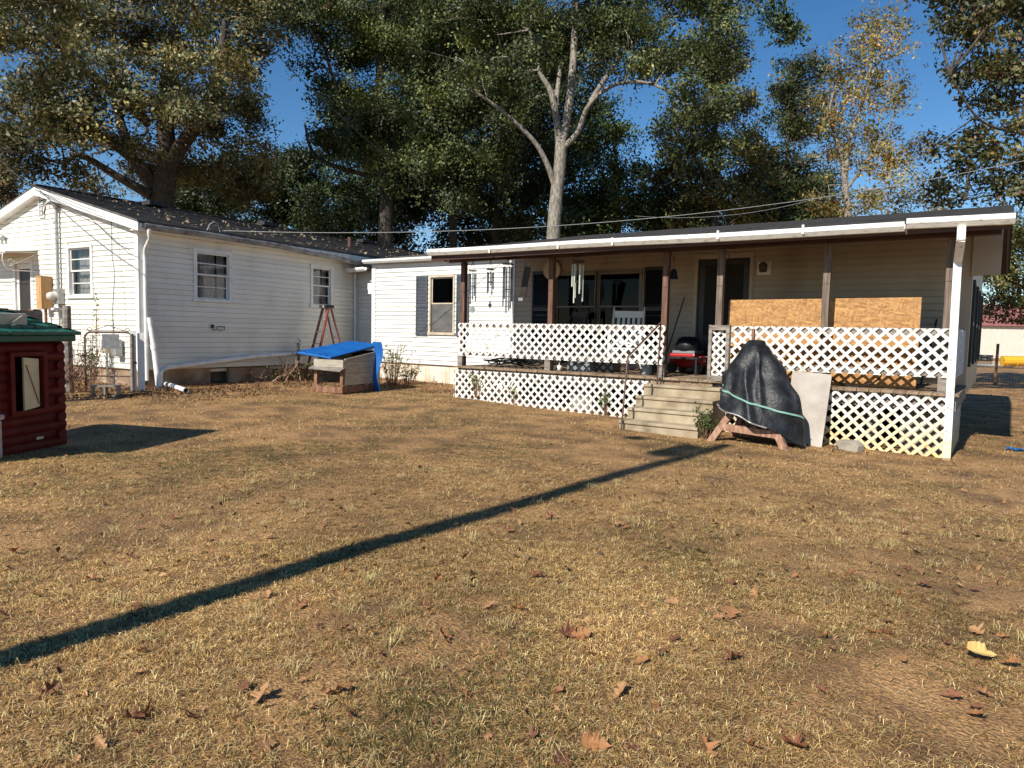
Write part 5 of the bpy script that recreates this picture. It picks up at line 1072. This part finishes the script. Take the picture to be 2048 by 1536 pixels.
def forest():
    B = lambda px, d: (lambda p: (p.x, p.y, 0))(at(px, 700, d))
    tree('oak_tree', 'large spreading olive brown oak behind the old house', B(330, 23.5),
         [([B(330, 23.5), at(325, 470, 23.5), at(322, 400, 23.4), at(335, 330, 23), at(330, 200, 22.5), at(350, 60, 22)], .62, .16), ([at(325, 400, 23.4), at(270, 320, 22.8), at(190, 270, 22), at(90, 250, 21), at(10, 215, 20)], .26, .07),
          ([at(335, 330, 23), at(410, 220, 22.5), at(440, 120, 22), at(450, 40, 22)], .28, .08), ([at(300, 390, 23), at(230, 350, 22.5), at(160, 310, 22), at(130, 330, 21.5)], .18, .05), ([at(325, 400, 23.4), at(255, 290, 24), at(225, 150, 24.5), at(230, 20, 25)], .24, .08), ([at(300, 250, 22.5), at(150, 120, 21), at(40, 30, 20)], .16, .06)],
         [(70,50,130,80,-2),(210,45,110,80,-1),(330,70,100,90),(440,50,110,80),(150,140,120,70,-2.5),(300,160,110,60,-2),(400,170,100,60,-1),(480,170,60,80),(60,215,100,60,-3),(200,220,120,50,-2.5),(330,230,100,45,-2),(440,250,80,55,.5),(110,290,110,45,-2.5),(30,300,60,50,-3),(500,270,50,60,1),(250,290,80,30,-1),(150,340,60,22,-2),(60,345,45,22,-2.5),(400,320,90,40,1.5),(330,345,70,35,2.5),(460,345,90,45,3),(210,375,60,25,3),(520,370,50,45,3.5),(280,330,60,25,1),(490,80,50,60,.5),(290,-60,330,70),(70,-40,200,70,-1)], 22.5, .125, OL, 2.3, seed=3, wgt=[.28,.22,.10,.32,.08], sp=.32)
    tree('dark_tree', 'tall dark green tree between oak and pale trunk', B(770, 27),
         [([B(770, 27), at(770, 480, 27), at(775, 330, 27), at(760, 160, 26.5), at(770, -20, 26)], .38, .12), ([at(775, 330, 27), at(850, 230, 26.5), at(890, 100, 26)], .18, .06), ([at(770, 300, 27), at(690, 220, 26.5), at(650, 100, 26)], .16, .05), ([at(775, 360, 27), at(640, 320, 27), at(610, 250, 26.5)], .12, .04)],
         [(610,40,70,55,-1),(690,60,90,70),(790,50,100,80),(880,70,100,90),(680,140,80,60),(780,150,90,80),(880,180,100,90),(700,220,70,55),(800,250,100,80),(910,270,90,80),(960,150,80,90),(660,285,45,40),(710,310,80,50),(830,340,100,70),(930,360,90,70),(980,260,70,70),(600,-30,120,50),(800,-50,260,70),(560,10,50,50)], 26.5, .13, MX, 2.5, seed=5, wgt=[.36,.24,.10,.30], sp=.34)
    tree('pale_tree', 'tall tree with pale forked trunk rising behind the mobile home', B(1108, 24),
         [([B(1105, 24), at(1106, 500, 24), at(1112, 400, 24), at(1120, 330, 24), at(1122, 285, 24)], .26, .20), ([at(1120, 300, 24), at(1135, 230, 24), at(1147, 120, 24), at(1152, 0, 24), at(1160, -90, 24)], .165, .10), ([at(1121, 310, 24), at(1112, 230, 24), at(1100, 180, 24), at(1078, 140, 24), at(1060, 60, 24)], .155, .05),
          ([at(1122, 300, 24), at(1155, 265, 23.8), at(1175, 215, 23.5), at(1210, 180, 23.2), at(1250, 165, 23), at(1310, 170, 22.7), at(1390, 218, 22.3)], .115, .035), ([at(1112, 380, 24), at(1095, 330, 23.8), at(1070, 285, 23.6), at(1025, 240, 23.3), at(975, 200, 23), at(925, 172, 22.7)], .115, .04), ([at(1112, 215, 24), at(1115, 180, 24.6), at(1125, 110, 25.2)], .11, .07),
          ([at(1180, 205, 23.5), at(1215, 150, 23.8), at(1260, 90, 24), at(1330, 35, 24)], .10, .05), ([at(955, 187, 22.9), at(945, 150, 22.8), at(930, 110, 22.7)], .025, .01), ([at(975, 200, 23), at(962, 150, 22.9), at(950, 95, 22.8)], .025, .008)],
         [(960,40,80,60,1),(1050,40,90,60,1.5),(1090,110,60,60,1.5),(1010,120,60,60,1.5),(1180,60,90,70,1.5),(1220,120,60,40,1),(1280,50,100,70),(1350,110,80,50,-.5),(1400,50,90,70,-.5),(1070,20,40,30,-1.5),(1250,60,55,40,-1.2),(1370,165,40,28,-2.2),(1290,120,45,26,-2),(1390,230,50,35,-2.4),(1060,110,45,35,-1.2),(1200,120,40,28,-1.5),(940,130,50,40,-1.6),(1440,130,60,60,-1),(1420,210,70,50,-1.5),(1300,130,60,35,.3),(1460,50,50,60,-1),(1240,20,120,60),(1100,-40,250,60,1),(1400,-40,150,60),(1030,170,40,40,1.5),(1370,270,45,45,-1.5),(1430,290,50,50,-1.5),(1060,240,50,40,2),(1180,150,40,30,2)], 23.5, .12, MX, 2.1, 'bark_pale', seed=9, wgt=[.32,.32,.16,.20], sp=.30)
    tree('hanging_branch_tree', 'leafy oak bough hanging into the sky at the top', B(1560, 21),
         [([at(1470, -120, 20.5), at(1490, -20, 20), at(1530, 20, 19.6), at(1565, 50, 19.3)], .05, .012)], [(1520,0,45,25),(1560,20,45,35),(1580,60,30,28),(1545,55,28,22),(1570,80,18,16)], 19.5, .12, GR, 2.0, seed=12, sp=.2, twigs=False)
    tree('green_tree', 'rounded mid green tree behind right of the pale trunk', B(1235, 31), [([B(1235, 31), at(1235, 430, 31), at(1230, 300, 31)], .25, .08)],
         [(1220,270,55,60),(1190,330,60,60),(1260,350,70,60),(1220,420,90,60),(1310,410,50,60),(1170,420,60,60),(1290,450,70,40),(1200,220,40,40)], 31, .15, GR, 2.5, seed=15, sp=.4, wgt=[.3,.34,.2,.16])
    tree('mottled_tree', 'broad tree with yellow green leaves left of the dark cedar', B(1430, 28), [([B(1430, 28), at(1430, 470, 28), at(1420, 340, 28), at(1440, 200, 28)], .24, .08), ([at(1425, 380, 28), at(1380, 300, 27.8), at(1340, 250, 27.5)], .09, .03)],
         [(1440,180,50,45),(1400,240,60,50),(1470,250,55,60),(1350,290,45,40),(1410,320,70,50),(1480,350,60,70),(1390,390,70,50),(1440,430,80,50),(1350,350,40,40),(1500,430,60,50),(1460,130,35,35)], 28, .135, [(.055,.065,.018),(.11,.115,.032),(.15,.13,.04),(.035,.045,.016),(.10,.065,.03)], 2.3, seed=18, sp=.32)
    tree('dark_cedar', 'very dark tall cedar left of the autumn tree', B(1575, 32), [([B(1575, 32), at(1575, 450, 32), at(1575, 200, 32)], .22, .05)],
         [(1585,150,30,40),(1630,150,25,40),(1560,210,45,50),(1610,230,45,60),(1530,290,50,55),(1590,310,60,60),(1550,380,80,50),(1620,390,60,60),(1570,440,100,40)], 32, .14, DK+[(.07,.055,.03)], 2.9, seed=21, sp=.36, hole=.05)
    tree('autumn_tree', 'airy yellow and orange autumn tree right of the cedar', B(1697, 27), [([B(1697, 27), at(1696, 440, 27), at(1690, 370, 27), at(1700, 280, 27), at(1735, 170, 27), at(1752, 40, 27)], .17, .04), ([at(1692, 380, 27), at(1680, 300, 27), at(1660, 220, 27), at(1680, 150, 27)], .10, .03), ([at(1692, 380, 27), at(1750, 300, 27), at(1790, 230, 27)], .07, .02)],
         [(1755,30,35,40),(1735,85,45,40),(1800,75,35,40),(1700,110,40,40),(1760,145,50,40),(1670,180,45,45),(1730,210,60,45),(1800,200,40,40),(1650,240,40,40),(1700,275,60,40),(1780,270,50,40),(1680,320,55,30),(1750,340,60,35),(1820,310,35,40),(1660,400,50,40),(1730,410,60,35),(1800,400,60,40),(1850,370,45,35),(1870,420,40,25)], 27, .13, YE, 1.25, 'bark_pale', seed=24, wgt=[.22,.06,.34,.04,.08,.26], sp=.34, hole=.25)
    tree('right_oak', 'dark green oak overhanging the right edge of the picture', B(2330, 17), [([B(2330, 17), at(2320, 500, 17), at(2280, 250, 16.8), at(2220, 60, 16.5)], .40, .18), ([at(2290, 320, 17), at(2150, 280, 16.5), at(2040, 265, 16), at(1960, 240, 15.6), at(1900, 150, 15.4)], .07, .015), ([at(2300, 420, 17), at(2120, 400, 16.5), at(2000, 390, 16.2), at(1930, 400, 16)], .06, .012)],
         [(2010,30,110,55),(1960,70,70,45),(2040,110,80,60),(1920,70,40,35),(2050,200,60,60),(1985,170,60,40),(1940,150,40,28),(1900,150,28,25),(2030,280,70,45),(1960,270,55,28),(1990,340,80,40),(1900,330,40,28),(1870,290,28,22),(2040,370,60,40),(1950,390,55,28),(1890,380,30,25),(2100,40,90,80),(2110,200,80,90),(2110,330,60,70),(2000,-40,150,50)], 16.2, .125, [(.045,.052,.020),(.085,.082,.030),(.12,.10,.04),(.03,.038,.016),(.09,.05,.03)], 2.0, seed=27, wgt=[.34,.22,.1,.26,.08], sp=.22, hole=.2)
    tree('edge_tree', 'leafy green tree beside the right end of the porch roof', B(2080, 25), [([B(2080, 25), at(2070, 600, 25), at(2060, 480, 25)], .2, .08), ([at(2070, 600, 25), at(2020, 560, 24.5), at(1990, 600, 24)], .05, .02)],
         [(2010,470,45,35),(2050,440,45,40),(2000,530,45,40),(2045,530,50,50),(1995,590,40,30),(2045,600,45,35),(1975,560,25,30),(2030,645,35,22),(1985,630,22,18),(2060,660,40,30),(1960,620,14,20),(1978,480,24,40),(1985,545,30,40),(2025,490,45,45),(2050,560,40,50)], 24.5, .125, [(.05,.062,.02),(.10,.105,.032),(.14,.12,.045),(.035,.045,.018)], 1.9, seed=30, sp=.26)
    tree('far_left_tree', 'rusty leaved tree at the far left behind the gable', B(-10, 30), [([B(-10, 30), at(-10, 400, 30)], .2, .1)], [(0,330,30,40),(5,385,28,40),(-20,360,40,60),(10,420,20,20)], 30, .14, [(.05,.058,.02),(.16,.075,.03),(.085,.08,.03)], 2.2, seed=33)
    # dense thicket behind the houses, too many stems to count
    rs = np.random.default_rng(41); sp = []
    for i in range(64):
        px = rs.uniform(360, 1200); sp.append((px, rs.uniform(300, 480)+(px < 600)*20, rs.uniform(45, 90), rs.uniform(35, 60), rs.uniform(0, 9)))
    for i in range(18): sp.append((rs.uniform(1320, 1640), rs.uniform(380, 480), 60, 40, rs.uniform(0, 6)))
    for i in range(12): sp.append((rs.uniform(60, 420), rs.uniform(395, 470), 55, 35, rs.uniform(2, 8)))
    for i in range(22): sp.append((rs.uniform(720, 1100), rs.uniform(40, 300), 90, 70, rs.uniform(4, 9)))
    pos = blobs(sp, 29, 2.1, .17, rs, 26, .4)
    th = leaf_mesh('thicket', pos, .17, GR+DK, M['leaf'], None, 77); th['kind'] = 'stuff'; th['label'] = 'dense dark green thicket of trees behind both houses'
    for px, d, x2, lb in ((905, 30, 900, 'dark trunk in the thicket left of the pale tree'), (990, 31, 1000, 'dark leaning trunk just left of the pale tree')):
        T = thing('thicket_tree', lb, 'tree', at(px, 600, d)); MB().tube([Vector((0, 0, -3)), Vector((0, 0, 3)), at(x2, 250, d)-at(px, 600, d), at(x2+10, 60, d)-at(px, 600, d)], [.2, .17, .12, .05], 8).build('trunk', M['bark'], T)
forest()
# ================================================================== weeds, fallen leaves, lawn
def weeds():
    def plant(name, label, base, n, h, spread, leaf, pal, seed, up=.4, per=14, stem='brown_wood'):
        rs = np.random.default_rng(seed); b = Vector(base); T = thing(name, label, 'plant', b); m = MB(); P = []
        for i in range(n):
            a = rs.uniform(0, 6.28); r_ = rs.uniform(0, spread); e = Vector((math.cos(a)*r_, math.sin(a)*r_, h*rs.uniform(.5, 1))); s0 = Vector((e.x*.3, e.y*.3, 0)); mid = s0.lerp(e, .5)+Vector((0, 0, .1*h))
            m.tube([s0, mid, e], [.005, .004, .002], 4, cap=False)
            for k in range(per):
                t = rs.uniform(.25, 1); q = s0.lerp(mid, t*2) if t < .5 else mid.lerp(e, t*2-1); P.append(np.array(q)+rs.normal(size=3)*.035)
        m.build('stems', M[stem], T); leaf_mesh('leaves', np.array(P), leaf, pal, M['leaf'], T, seed+1, up_bias=.6)
    W = [(.10,.13,.03),(.20,.17,.05),(.06,.09,.02),(.25,.18,.07)]
    g = lambda px, py: ong(px, py)
    plant('weed_clump', 'tall yellow green weeds between dog house and home skirting', g(786, 770), 34, .95, .50, .05, W, 1)
    plant('weed_clump', 'leafy weeds against the home skirting right of blue sheet', g(818, 770), 20, .55, .38, .05, W, 2)
    plant('weed_plant', 'tall climbing weed growing through the wire gate', LH(-1.02, -.35, .16), 16, 1.0, .22, .06, [(.16,.20,.04),(.28,.26,.07),(.10,.14,.03)], 3)
    plant('weed_plant', 'single weed stalk rising above the top of the gate', LH(-.88, -.30, .7), 4, 1.15, .10, .055, [(.14,.17,.04),(.22,.2,.06)], 4)
    plant('weed_plant', 'green weed growing at the right side of concrete steps', (-3.18, 9.05, gz(-3.18, 9.05)), 26, .42, .16, .045, [(.04,.065,.02),(.07,.10,.03)], 5)
    plant('weed_plant', 'dark weed stalk against the shaded wall above pipe', LH(.30, 3.55, .2), 6, 1.12, .07, .045, [(.05,.06,.025),(.09,.08,.03)], 6)
    plant('vine', 'green vine climbing the left lower lattice', (-7.75, 9.97, .14), 8, .55, .12, .05, [(.05,.10,.02),(.10,.14,.03),(.25,.16,.03)], 7)
    plant('vine', 'thin vine on lower lattice near the steps', (-5.15, 9.96, .02), 8, .55, .16, .05, [(.06,.12,.025),(.12,.18,.05)], 8)
    plant('weed_plant', 'small vine leaves on lower lattice below the second post', (-6.95, 9.97, .08), 5, .4, .18, .05, [(.05,.10,.02),(.10,.14,.03)], 9)
    rr = random.Random(4)
    base = LH(.85, 3.3); T = thing('brush_pile', 'heap of bare dead branches against the shaded house wall', 'branches', (base.x, base.y, gz(base.x, base.y)), A_L)
    for k in range(16):
        b = Vector((rr.uniform(-.5, .25), rr.uniform(-1.1, 1.5), .02)); dr = Vector((rr.uniform(-.3, .3), rr.uniform(-.9, .9), rr.uniform(.25, .9))).normalized(); L = rr.uniform(.4, .85); pts = [b]
        for j in range(5): b = b+dr*L/5+Vector((rr.uniform(-.03, .03), rr.uniform(-.05, .05), rr.uniform(-.03, .03))); pts.append(b)
        m = MB().tube(pts, [.014, .013, .011, .009, .007, .004], 6)
        for j in (2, 3, 4): m.tube([pts[j], pts[j]+Vector((rr.uniform(-.1, .1), rr.uniform(-.2, .2), rr.uniform(.02, .2)))], [.006, .003], 5)
        m.build('branch', M['pink_wood'], T)
    P = np.array([[rr.uniform(-.5, .3), rr.uniform(-1.0, 1.9), rr.uniform(.02, .42)] for _ in range(900)]); leaf_mesh('dry_leaves', P, .05, [(.10,.08,.03),(.18,.13,.06),(.07,.08,.03)], M['leaf'], T, 90)
weeds()

def oak_leaf(seed, lobed=True):
    rr = random.Random(seed); out = []; n = 3 if lobed else 5
    L = 1.0
    side = [(0, .03)]
    for i in range(n):
        t0 = .10+.78*i/n; w_ = ((.26, .44, .30) if lobed else (.30, .42, .46, .34, .2))[i]*rr.uniform(.75, 1.2)
        side += [(t0+.03, .07+.03*i), (t0+.11, w_*.75), (t0+.17, w_), (t0+.20, w_*.72), (t0+.235, w_*.80)] if lobed else [(t0, w_*.9), (t0+.09, w_)]
    side += [(1.0, .0)]
    top = [(x, y) for x, y in side]; bot = [(x, -y*rr.uniform(.85, 1.15)) for x, y in side[1:-1]][::-1]
    pts = top+bot; cu = rr.uniform(.4, 1.5); tw = rr.uniform(-.9, .9)
    vs = [(0, 0, 0)]; mid = []
    def bend(x, y): return (x-.5, y, cu*(y*y)*1.3+.25*cu*(x-.5)**2+tw*x*y*.6)
    V = [bend(*p) for p in pts]; nspine = 6; spine = [bend(i/(nspine-1), 0) for i in range(nspine)]
    # fan from nearest spine vertex
    vs = spine+V; fs = []; k = len(pts)
    near = lambda x: min(nspine-1, max(0, int(round(x*(nspine-1)))))
    for i in range(k):
        j = (i+1) % k; a, b = near(pts[i][0]), near(pts[j][0]); fs.append((a, nspine+i, nspine+j))
        if a != b: fs.append((a, nspine+j, b))
    me = bpy.data.meshes.new('fallen_leaf'); me.from_pydata(vs, [], fs); return me
def leaves_on_lawn():
    cols = [(.30,.135,.055),(.22,.085,.035),(.38,.20,.085),(.16,.06,.028),(.34,.15,.055),(.42,.27,.14)]
    mats = [pm('fallen_leaf_%d' % i, [tuple(x*.75 for x in c), c], 8, .7) for i, c in enumerate(cols)]
    protos = [oak_leaf(i) for i in range(9)]; variants = {}
    def put(px, py, size, mi, rz, lb, gp, seed):
        me = protos[seed % 9]; key = (seed % 9, mi)
        if key not in variants: m2 = me.copy(); m2.materials.append(mats[mi]); variants[key] = m2
        cn = ('rust brown', 'dark brown', 'tan', 'blackish brown', 'orange brown')[mi]
        zn = 'far lawn beyond the pole shadow' if py < 1305-.29*px else (('bottom left', 'bottom middle', 'bottom right')[min(2, int(px/683))]+' of the lawn' if py > 1330 else ('left' if px < 1000 else 'right')+' half of the lawn near the pole shadow')
        lb = 'curled %s oak leaf on the %s' % (cn, zn)
        p = ong(px, py); o = bpy.data.objects.new('fallen_leaf', variants[key]); S.collection.objects.link(o)
        o.location = (p.x, p.y, p.z+.012+.10*size); o.scale = (size, size*random.Random(seed+5).uniform(.6, 1.15), size); rr = random.Random(seed); o.rotation_euler = (rr.uniform(-.8, .8), rr.uniform(-.6, .6), rz); tag(o, lb, 'leaf', gp)
    rr = random.Random(8); n = 0
    spots = [(1135,1275),(290,1440),(375,1445),(260,1447),(205,1500),(680,1390),(1470,1325),(1240,1395),(1415,1505),(1500,1500),(1590,1500),(1320,1315),(1070,1158),(975,1218),(1160,1278),(1150,945),(445,975),(560,998),(745,990),(1100,1040),(1020,1065),(600,1215),(890,1285),(700,1440),(1970,1395),(1955,1440),(1900,1400),(1665,1305),(1510,1195),(1345,1285),(1280,1330),(1700,1155),(1830,1110),(1810,1070),(1250,1060),(65,1195),(10,1235),(25,1110),(180,1165),(420,1090),(540,1080),(1460,1235),(1650,1280),(1740,1270),(1430,1050),(1235,1055),(1850,1175),(1950,1270),(2020,1335),(1190,1500),(1090,1500),(1125,1530),(930,1395),(520,1400),(100,1390),(880,1160),(1040,1225),(1010,1000)]
    for i, (px, py) in enumerate(spots):
        put(px+rr.uniform(-4, 4), py, rr.uniform(.065, .105), rr.randrange(5), rr.uniform(0, 6.28), 'curled brown fallen oak leaf on the dry lawn', 'fallen oak leaves on the lawn', i)
    for i in range(165):
        py = 850+(1530-850)*rr.random()**1.25; px = rr.uniform(0, 2048)
        p = ong(px, py)
        if p.y > 8.6 or (p.x < -7.2 and p.y < 3.6): continue
        put(px, py, rr.uniform(.028, .07), rr.randrange(5), rr.uniform(0, 6.28), 'curled brown fallen oak leaf on the dry lawn', 'fallen oak leaves on the lawn', i+100)
    # the one big yellow leaf
    me = oak_leaf(77, False).copy(); me.materials.append(pm('yellow_leaf', [(.52,.33,.10),(.62,.42,.15)], 9, .6)); p = ong(1962, 1322)
    o = bpy.data.objects.new('yellow_leaf', me); S.collection.objects.link(o); o.location = (p.x, p.y, p.z+.035); o.scale = (.125, .11, .10); o.rotation_euler = (.35, .15, .5); tag(o, 'large pale yellow fallen leaf at lower right of lawn', 'leaf')
    # fine litter along the houses and thinly over the lawn
    rs = np.random.default_rng(51); P = []
    for _ in range(3400):
        u, v = rs.uniform(.1, 2.6)**1.0, rs.uniform(-1.2, 5.5); q = LH(u, v); P.append((q.x, q.y))
    for _ in range(1500): P.append((rs.uniform(-14.2, -11.5), rs.uniform(4.6, 7.0)))
    for _ in range(700): P.append((rs.uniform(-11, -8.2), rs.uniform(10.2, 12.0)))
    for _ in range(1600): P.append((rs.uniform(-.3, 6), rs.uniform(11, 26)))
    for _ in range(420):
        q = ong(rs.uniform(-30, 2080), 850+330*rs.uniform()**1.2); P.append((q.x, q.y))
    P = np.array(P); z = gzn(P[:, 0], P[:, 1])+rs.uniform(.012, .035, len(P))
    o = leaf_mesh('leaf_litter', np.column_stack([P, z]), .048, [(.30,.16,.07),(.38,.23,.11),(.22,.11,.05),(.15,.08,.04)], M['litter'], None, 52, up_bias=1.3); o['kind'] = 'stuff'; o['label'] = 'brown leaf litter scattered over the lawn and along the walls'
    # leaves on the old roof
    n = 420; v = rs.uniform(.2, 11, n); t = rs.uniform(0, .95, n)**1.3; Q = np.array([LH(.22-3.4*a, b, 3.20+.262*3.4*a+.045) for a, b in zip(t, v)])
    o = leaf_mesh('roof_leaves', Q, .07, [(.34,.24,.14),(.42,.33,.2),(.25,.16,.09)], M['litter'], None, 53, up_bias=3); o['kind'] = 'stuff'; o['label'] = 'dry leaves scattered on the old house roof'
leaves_on_lawn()

def lawn():
    rs = np.random.default_rng(99)
    def vn(x, y, s, seed):        # smooth value noise
        g = np.random.default_rng(seed).uniform(size=(256, 256)); xs, ys = x/s+100, y/s+100; i, j = np.floor(xs).astype(int), np.floor(ys).astype(int); fx, fy = xs-i, ys-j; fx = fx*fx*(3-2*fx); fy = fy*fy*(3-2*fy)
        G = lambda a, b: g[a % 256, b % 256]
        return (G(i, j)*(1-fx)+G(i+1, j)*fx)*(1-fy)+(G(i, j+1)*(1-fx)+G(i+1, j+1)*fx)*fy
    X = []; Y = []; SC = []
    for n, a, b, sc in ((430000, 1.7, 4.4, .8), (295000, 4.4, 8, 1.2), (250000, 8, 15.5, 2.0), (60000, 15.5, 36, 3.6)):
        d = np.sqrt(rs.uniform(a*a, b*b, n)); th = rs.uniform(-.88, .80, n)+YAW; X.append(-np.sin(th)*d); Y.append(np.cos(th)*d); SC.append(sc*np.ones(n))
    nT = 130; d = np.sqrt(rs.uniform(2.0**2, 6.5**2, nT)); th = rs.uniform(-.7, .66, nT)+YAW; tx, ty = -np.sin(th)*d, np.cos(th)*d   # coarse pale bunches
    cnt = rs.integers(14, 46, nT); ti = np.repeat(np.arange(nT), cnt); N0 = sum(len(a) for a in X); X.append(tx[ti]+rs.normal(0, .022, len(ti))); Y.append(ty[ti]+rs.normal(0, .022, len(ti))); SC.append(np.full(len(ti), .9))
    X = np.concatenate(X); Y = np.concatenate(Y); SC = np.concatenate(SC); bunch = np.arange(len(X)) >= N0
    # gather blades into tufts
    tu = (rs.uniform(size=len(X)) < .6) & ~bunch; q = .085
    jx = np.floor(X/q); jy = np.floor(Y/q); hx = np.modf(np.sin(jx*12.9898+jy*78.233)*43758.5453)[0]; hy = np.modf(np.sin(jx*39.346+jy*11.135)*24634.6345)[0]
    X[tu] = ((jx+.5+.7*hx)*q+(X-(jx+.5)*q)*.40)[tu]; Y[tu] = ((jy+.5+.7*hy)*q+(Y-(jy+.5)*q)*.40)[tu]
    keep = ~((Y > 10.0) & (X > -8.4) & (X < -.4)); keep &= ~((Y > 12.0) & (X < -.4) & (X > -13.5))
    cl, sl = math.cos(A_L), math.sin(A_L); U = (X-K.x)*cl+(Y-K.y)*sl; Vv = -(X-K.x)*sl+(Y-K.y)*cl
    keep &= ~((U < .25) & (Vv > -.1) & (U > -6.6)); keep &= ~((U < 1.5) & (Vv > -2.2) & (rs.uniform(size=len(X)) < .75)); keep &= ~((X > -4.42) & (X < -3.24) & (Y > 8.9))
    keep &= ~((np.abs(X+8.3) < .5) & (np.abs(Y-2.7) < .8))
    bare = .45*vn(X, Y, 1.1, 1)+.33*vn(X, Y, .42, 2)+.22*vn(X, Y, .17, 3)
    bd = np.exp(-(((X+.30)/.70)**2+((Y-2.95)/.60)**2)); thr = np.clip((bare-.28)/.24, .10, 1)*np.clip(1-.90*bd, 0, 1)
    keep &= rs.uniform(size=len(X)) < thr
    keep |= bunch & (bd < .5)
    X, Y, SC, bare, bunch = X[keep], Y[keep], SC[keep], bare[keep], bunch[keep]; n = len(X)
    gn = .5*vn(X, Y, 1.5, 5)+.32*vn(X, Y, .55, 6)+.18*rs.uniform(size=n)
    gn = gn-.20*np.exp(-((np.hypot(X, Y)-2.2)/1.3)**2)+.42*np.exp(-(((X+9.3)/1.1)**2+((Y-10.4)/.8)**2))+.10*np.exp(-(((X+6)/2.2)**2+((Y-6.5)/2.0)**2))+.06*np.exp(-(((X+5)/2)**2+((Y-3.3)/1.2)**2))
    g = np.clip((gn-.55)/.20, 0, 1)
    straw = np.array([(.70,.455,.145),(.56,.34,.125),(.84,.62,.28),(.23,.125,.055),(.56,.335,.17),(.94,.75,.38)]); straw = straw[rs.choice(6, n, p=[.20,.20,.18,.17,.15,.10])]
    green = np.array([(.15,.16,.05),(.19,.19,.06),(.11,.13,.045)])[rs.integers(0, 3, n)]
    pick = (rs.uniform(size=n) < g*.72)[:, None]; col = np.where(pick, green, straw)*((.70+.6*vn(X, Y, .7, 8))*(.80+.42*vn(X, Y, 2.3, 18)))[:, None]*rs.choice([.42, .75, 1.0, 1.3], n, p=[.24, .26, .30, .20])[:, None]*rs.uniform(.85, 1.15, (n, 1))
    tall = vn(X, Y, .22, 9)*.6+vn(X, Y, .9, 10)*.4 > .70
    hgt = rs.uniform(.004, .022, n)*(1+.25*(SC-1)); hgt[tall] *= 1.4; reach = rs.uniform(.018, .065, n)*(1+.25*(SC-1)); reach[tall] *= 1.2
    hgt[bunch] = rs.uniform(.02, .055, bunch.sum()); reach[bunch] = rs.uniform(.03, .09, bunch.sum()); col[bunch] = np.array((.80,.62,.28))*rs.uniform(.55, 1.1, (bunch.sum(), 1))
    az = rs.uniform(0, 6.283, n); wd = rs.uniform(.0007, .0019, n)*SC; dx, dy = np.cos(az), np.sin(az); Z = gzn(X, Y)
    near = SC < 1.0; V = []; C_ = []; loops = []; tot = []; off = 0
    def emit(sel, pts, shade):   # pts: list of (n,3), one polygon per blade
        nonlocal off
        k = len(pts); v = np.stack(pts, 1); m = len(v); V.append(v.reshape(-1, 3)); c = col[sel][:, None, :]*np.array(shade)[None, :, None]; C_.append(c.reshape(-1, 3))
        return m, k
    def P(sel, fx, fz, w): return np.column_stack([X[sel]+dx[sel]*reach[sel]*fx-dy[sel]*wd[sel]*w, Y[sel]+dy[sel]*reach[sel]*fx+dx[sel]*wd[sel]*w, Z[sel]+hgt[sel]*fz])
    s = near
    m, k = emit(s, [P(s, 0, -.15, -1), P(s, 0, -.15, 1), P(s, .45, .9, 1), P(s, .45, .9, -1), P(s, 1, .55, 0)], [.6, .6, 1, 1, 1.05])
    i5 = off+np.arange(m)*5; loops.append(np.column_stack([i5, i5+1, i5+2, i5+3, i5+3, i5+2, i5+4]).ravel()); tot.append(np.tile([4, 3], m)); off += m*5
    s = ~near
    m, k = emit(s, [P(s, 0, -.1, -1), P(s, 0, -.1, 1), P(s, 1, 1.0, 0)], [.7, .7, 1.05])
    i3 = off+np.arange(m)*3; loops.append(np.column_stack([i3, i3+1, i3+2]).ravel()); tot.append(np.full(m, 3)); off += m*3
    V = np.concatenate(V); C_ = np.concatenate(C_); loops = np.concatenate(loops).astype(np.int32); tot = np.concatenate(tot).astype(np.int32); st = np.concatenate([[0], np.cumsum(tot)[:-1]]).astype(np.int32)
    me = bpy.data.meshes.new('lawn_grass'); me.vertices.add(len(V)); me.vertices.foreach_set('co', V.ravel()); me.loops.add(len(loops)); me.loops.foreach_set('vertex_index', loops); me.polygons.add(len(tot)); me.polygons.foreach_set('loop_start', st)
    a = me.color_attributes.new('Col', 'FLOAT_COLOR', 'POINT'); a.data.foreach_set('color', np.column_stack([C_, np.ones(len(C_))]).ravel()); me.update(calc_edges=True); me.materials.append(M['grass'])
    o = bpy.data.objects.new('lawn_grass', me); S.collection.objects.link(o); o['kind'] = 'stuff'; o['label'] = 'short dry straw coloured grass covering the yard'
lawn()
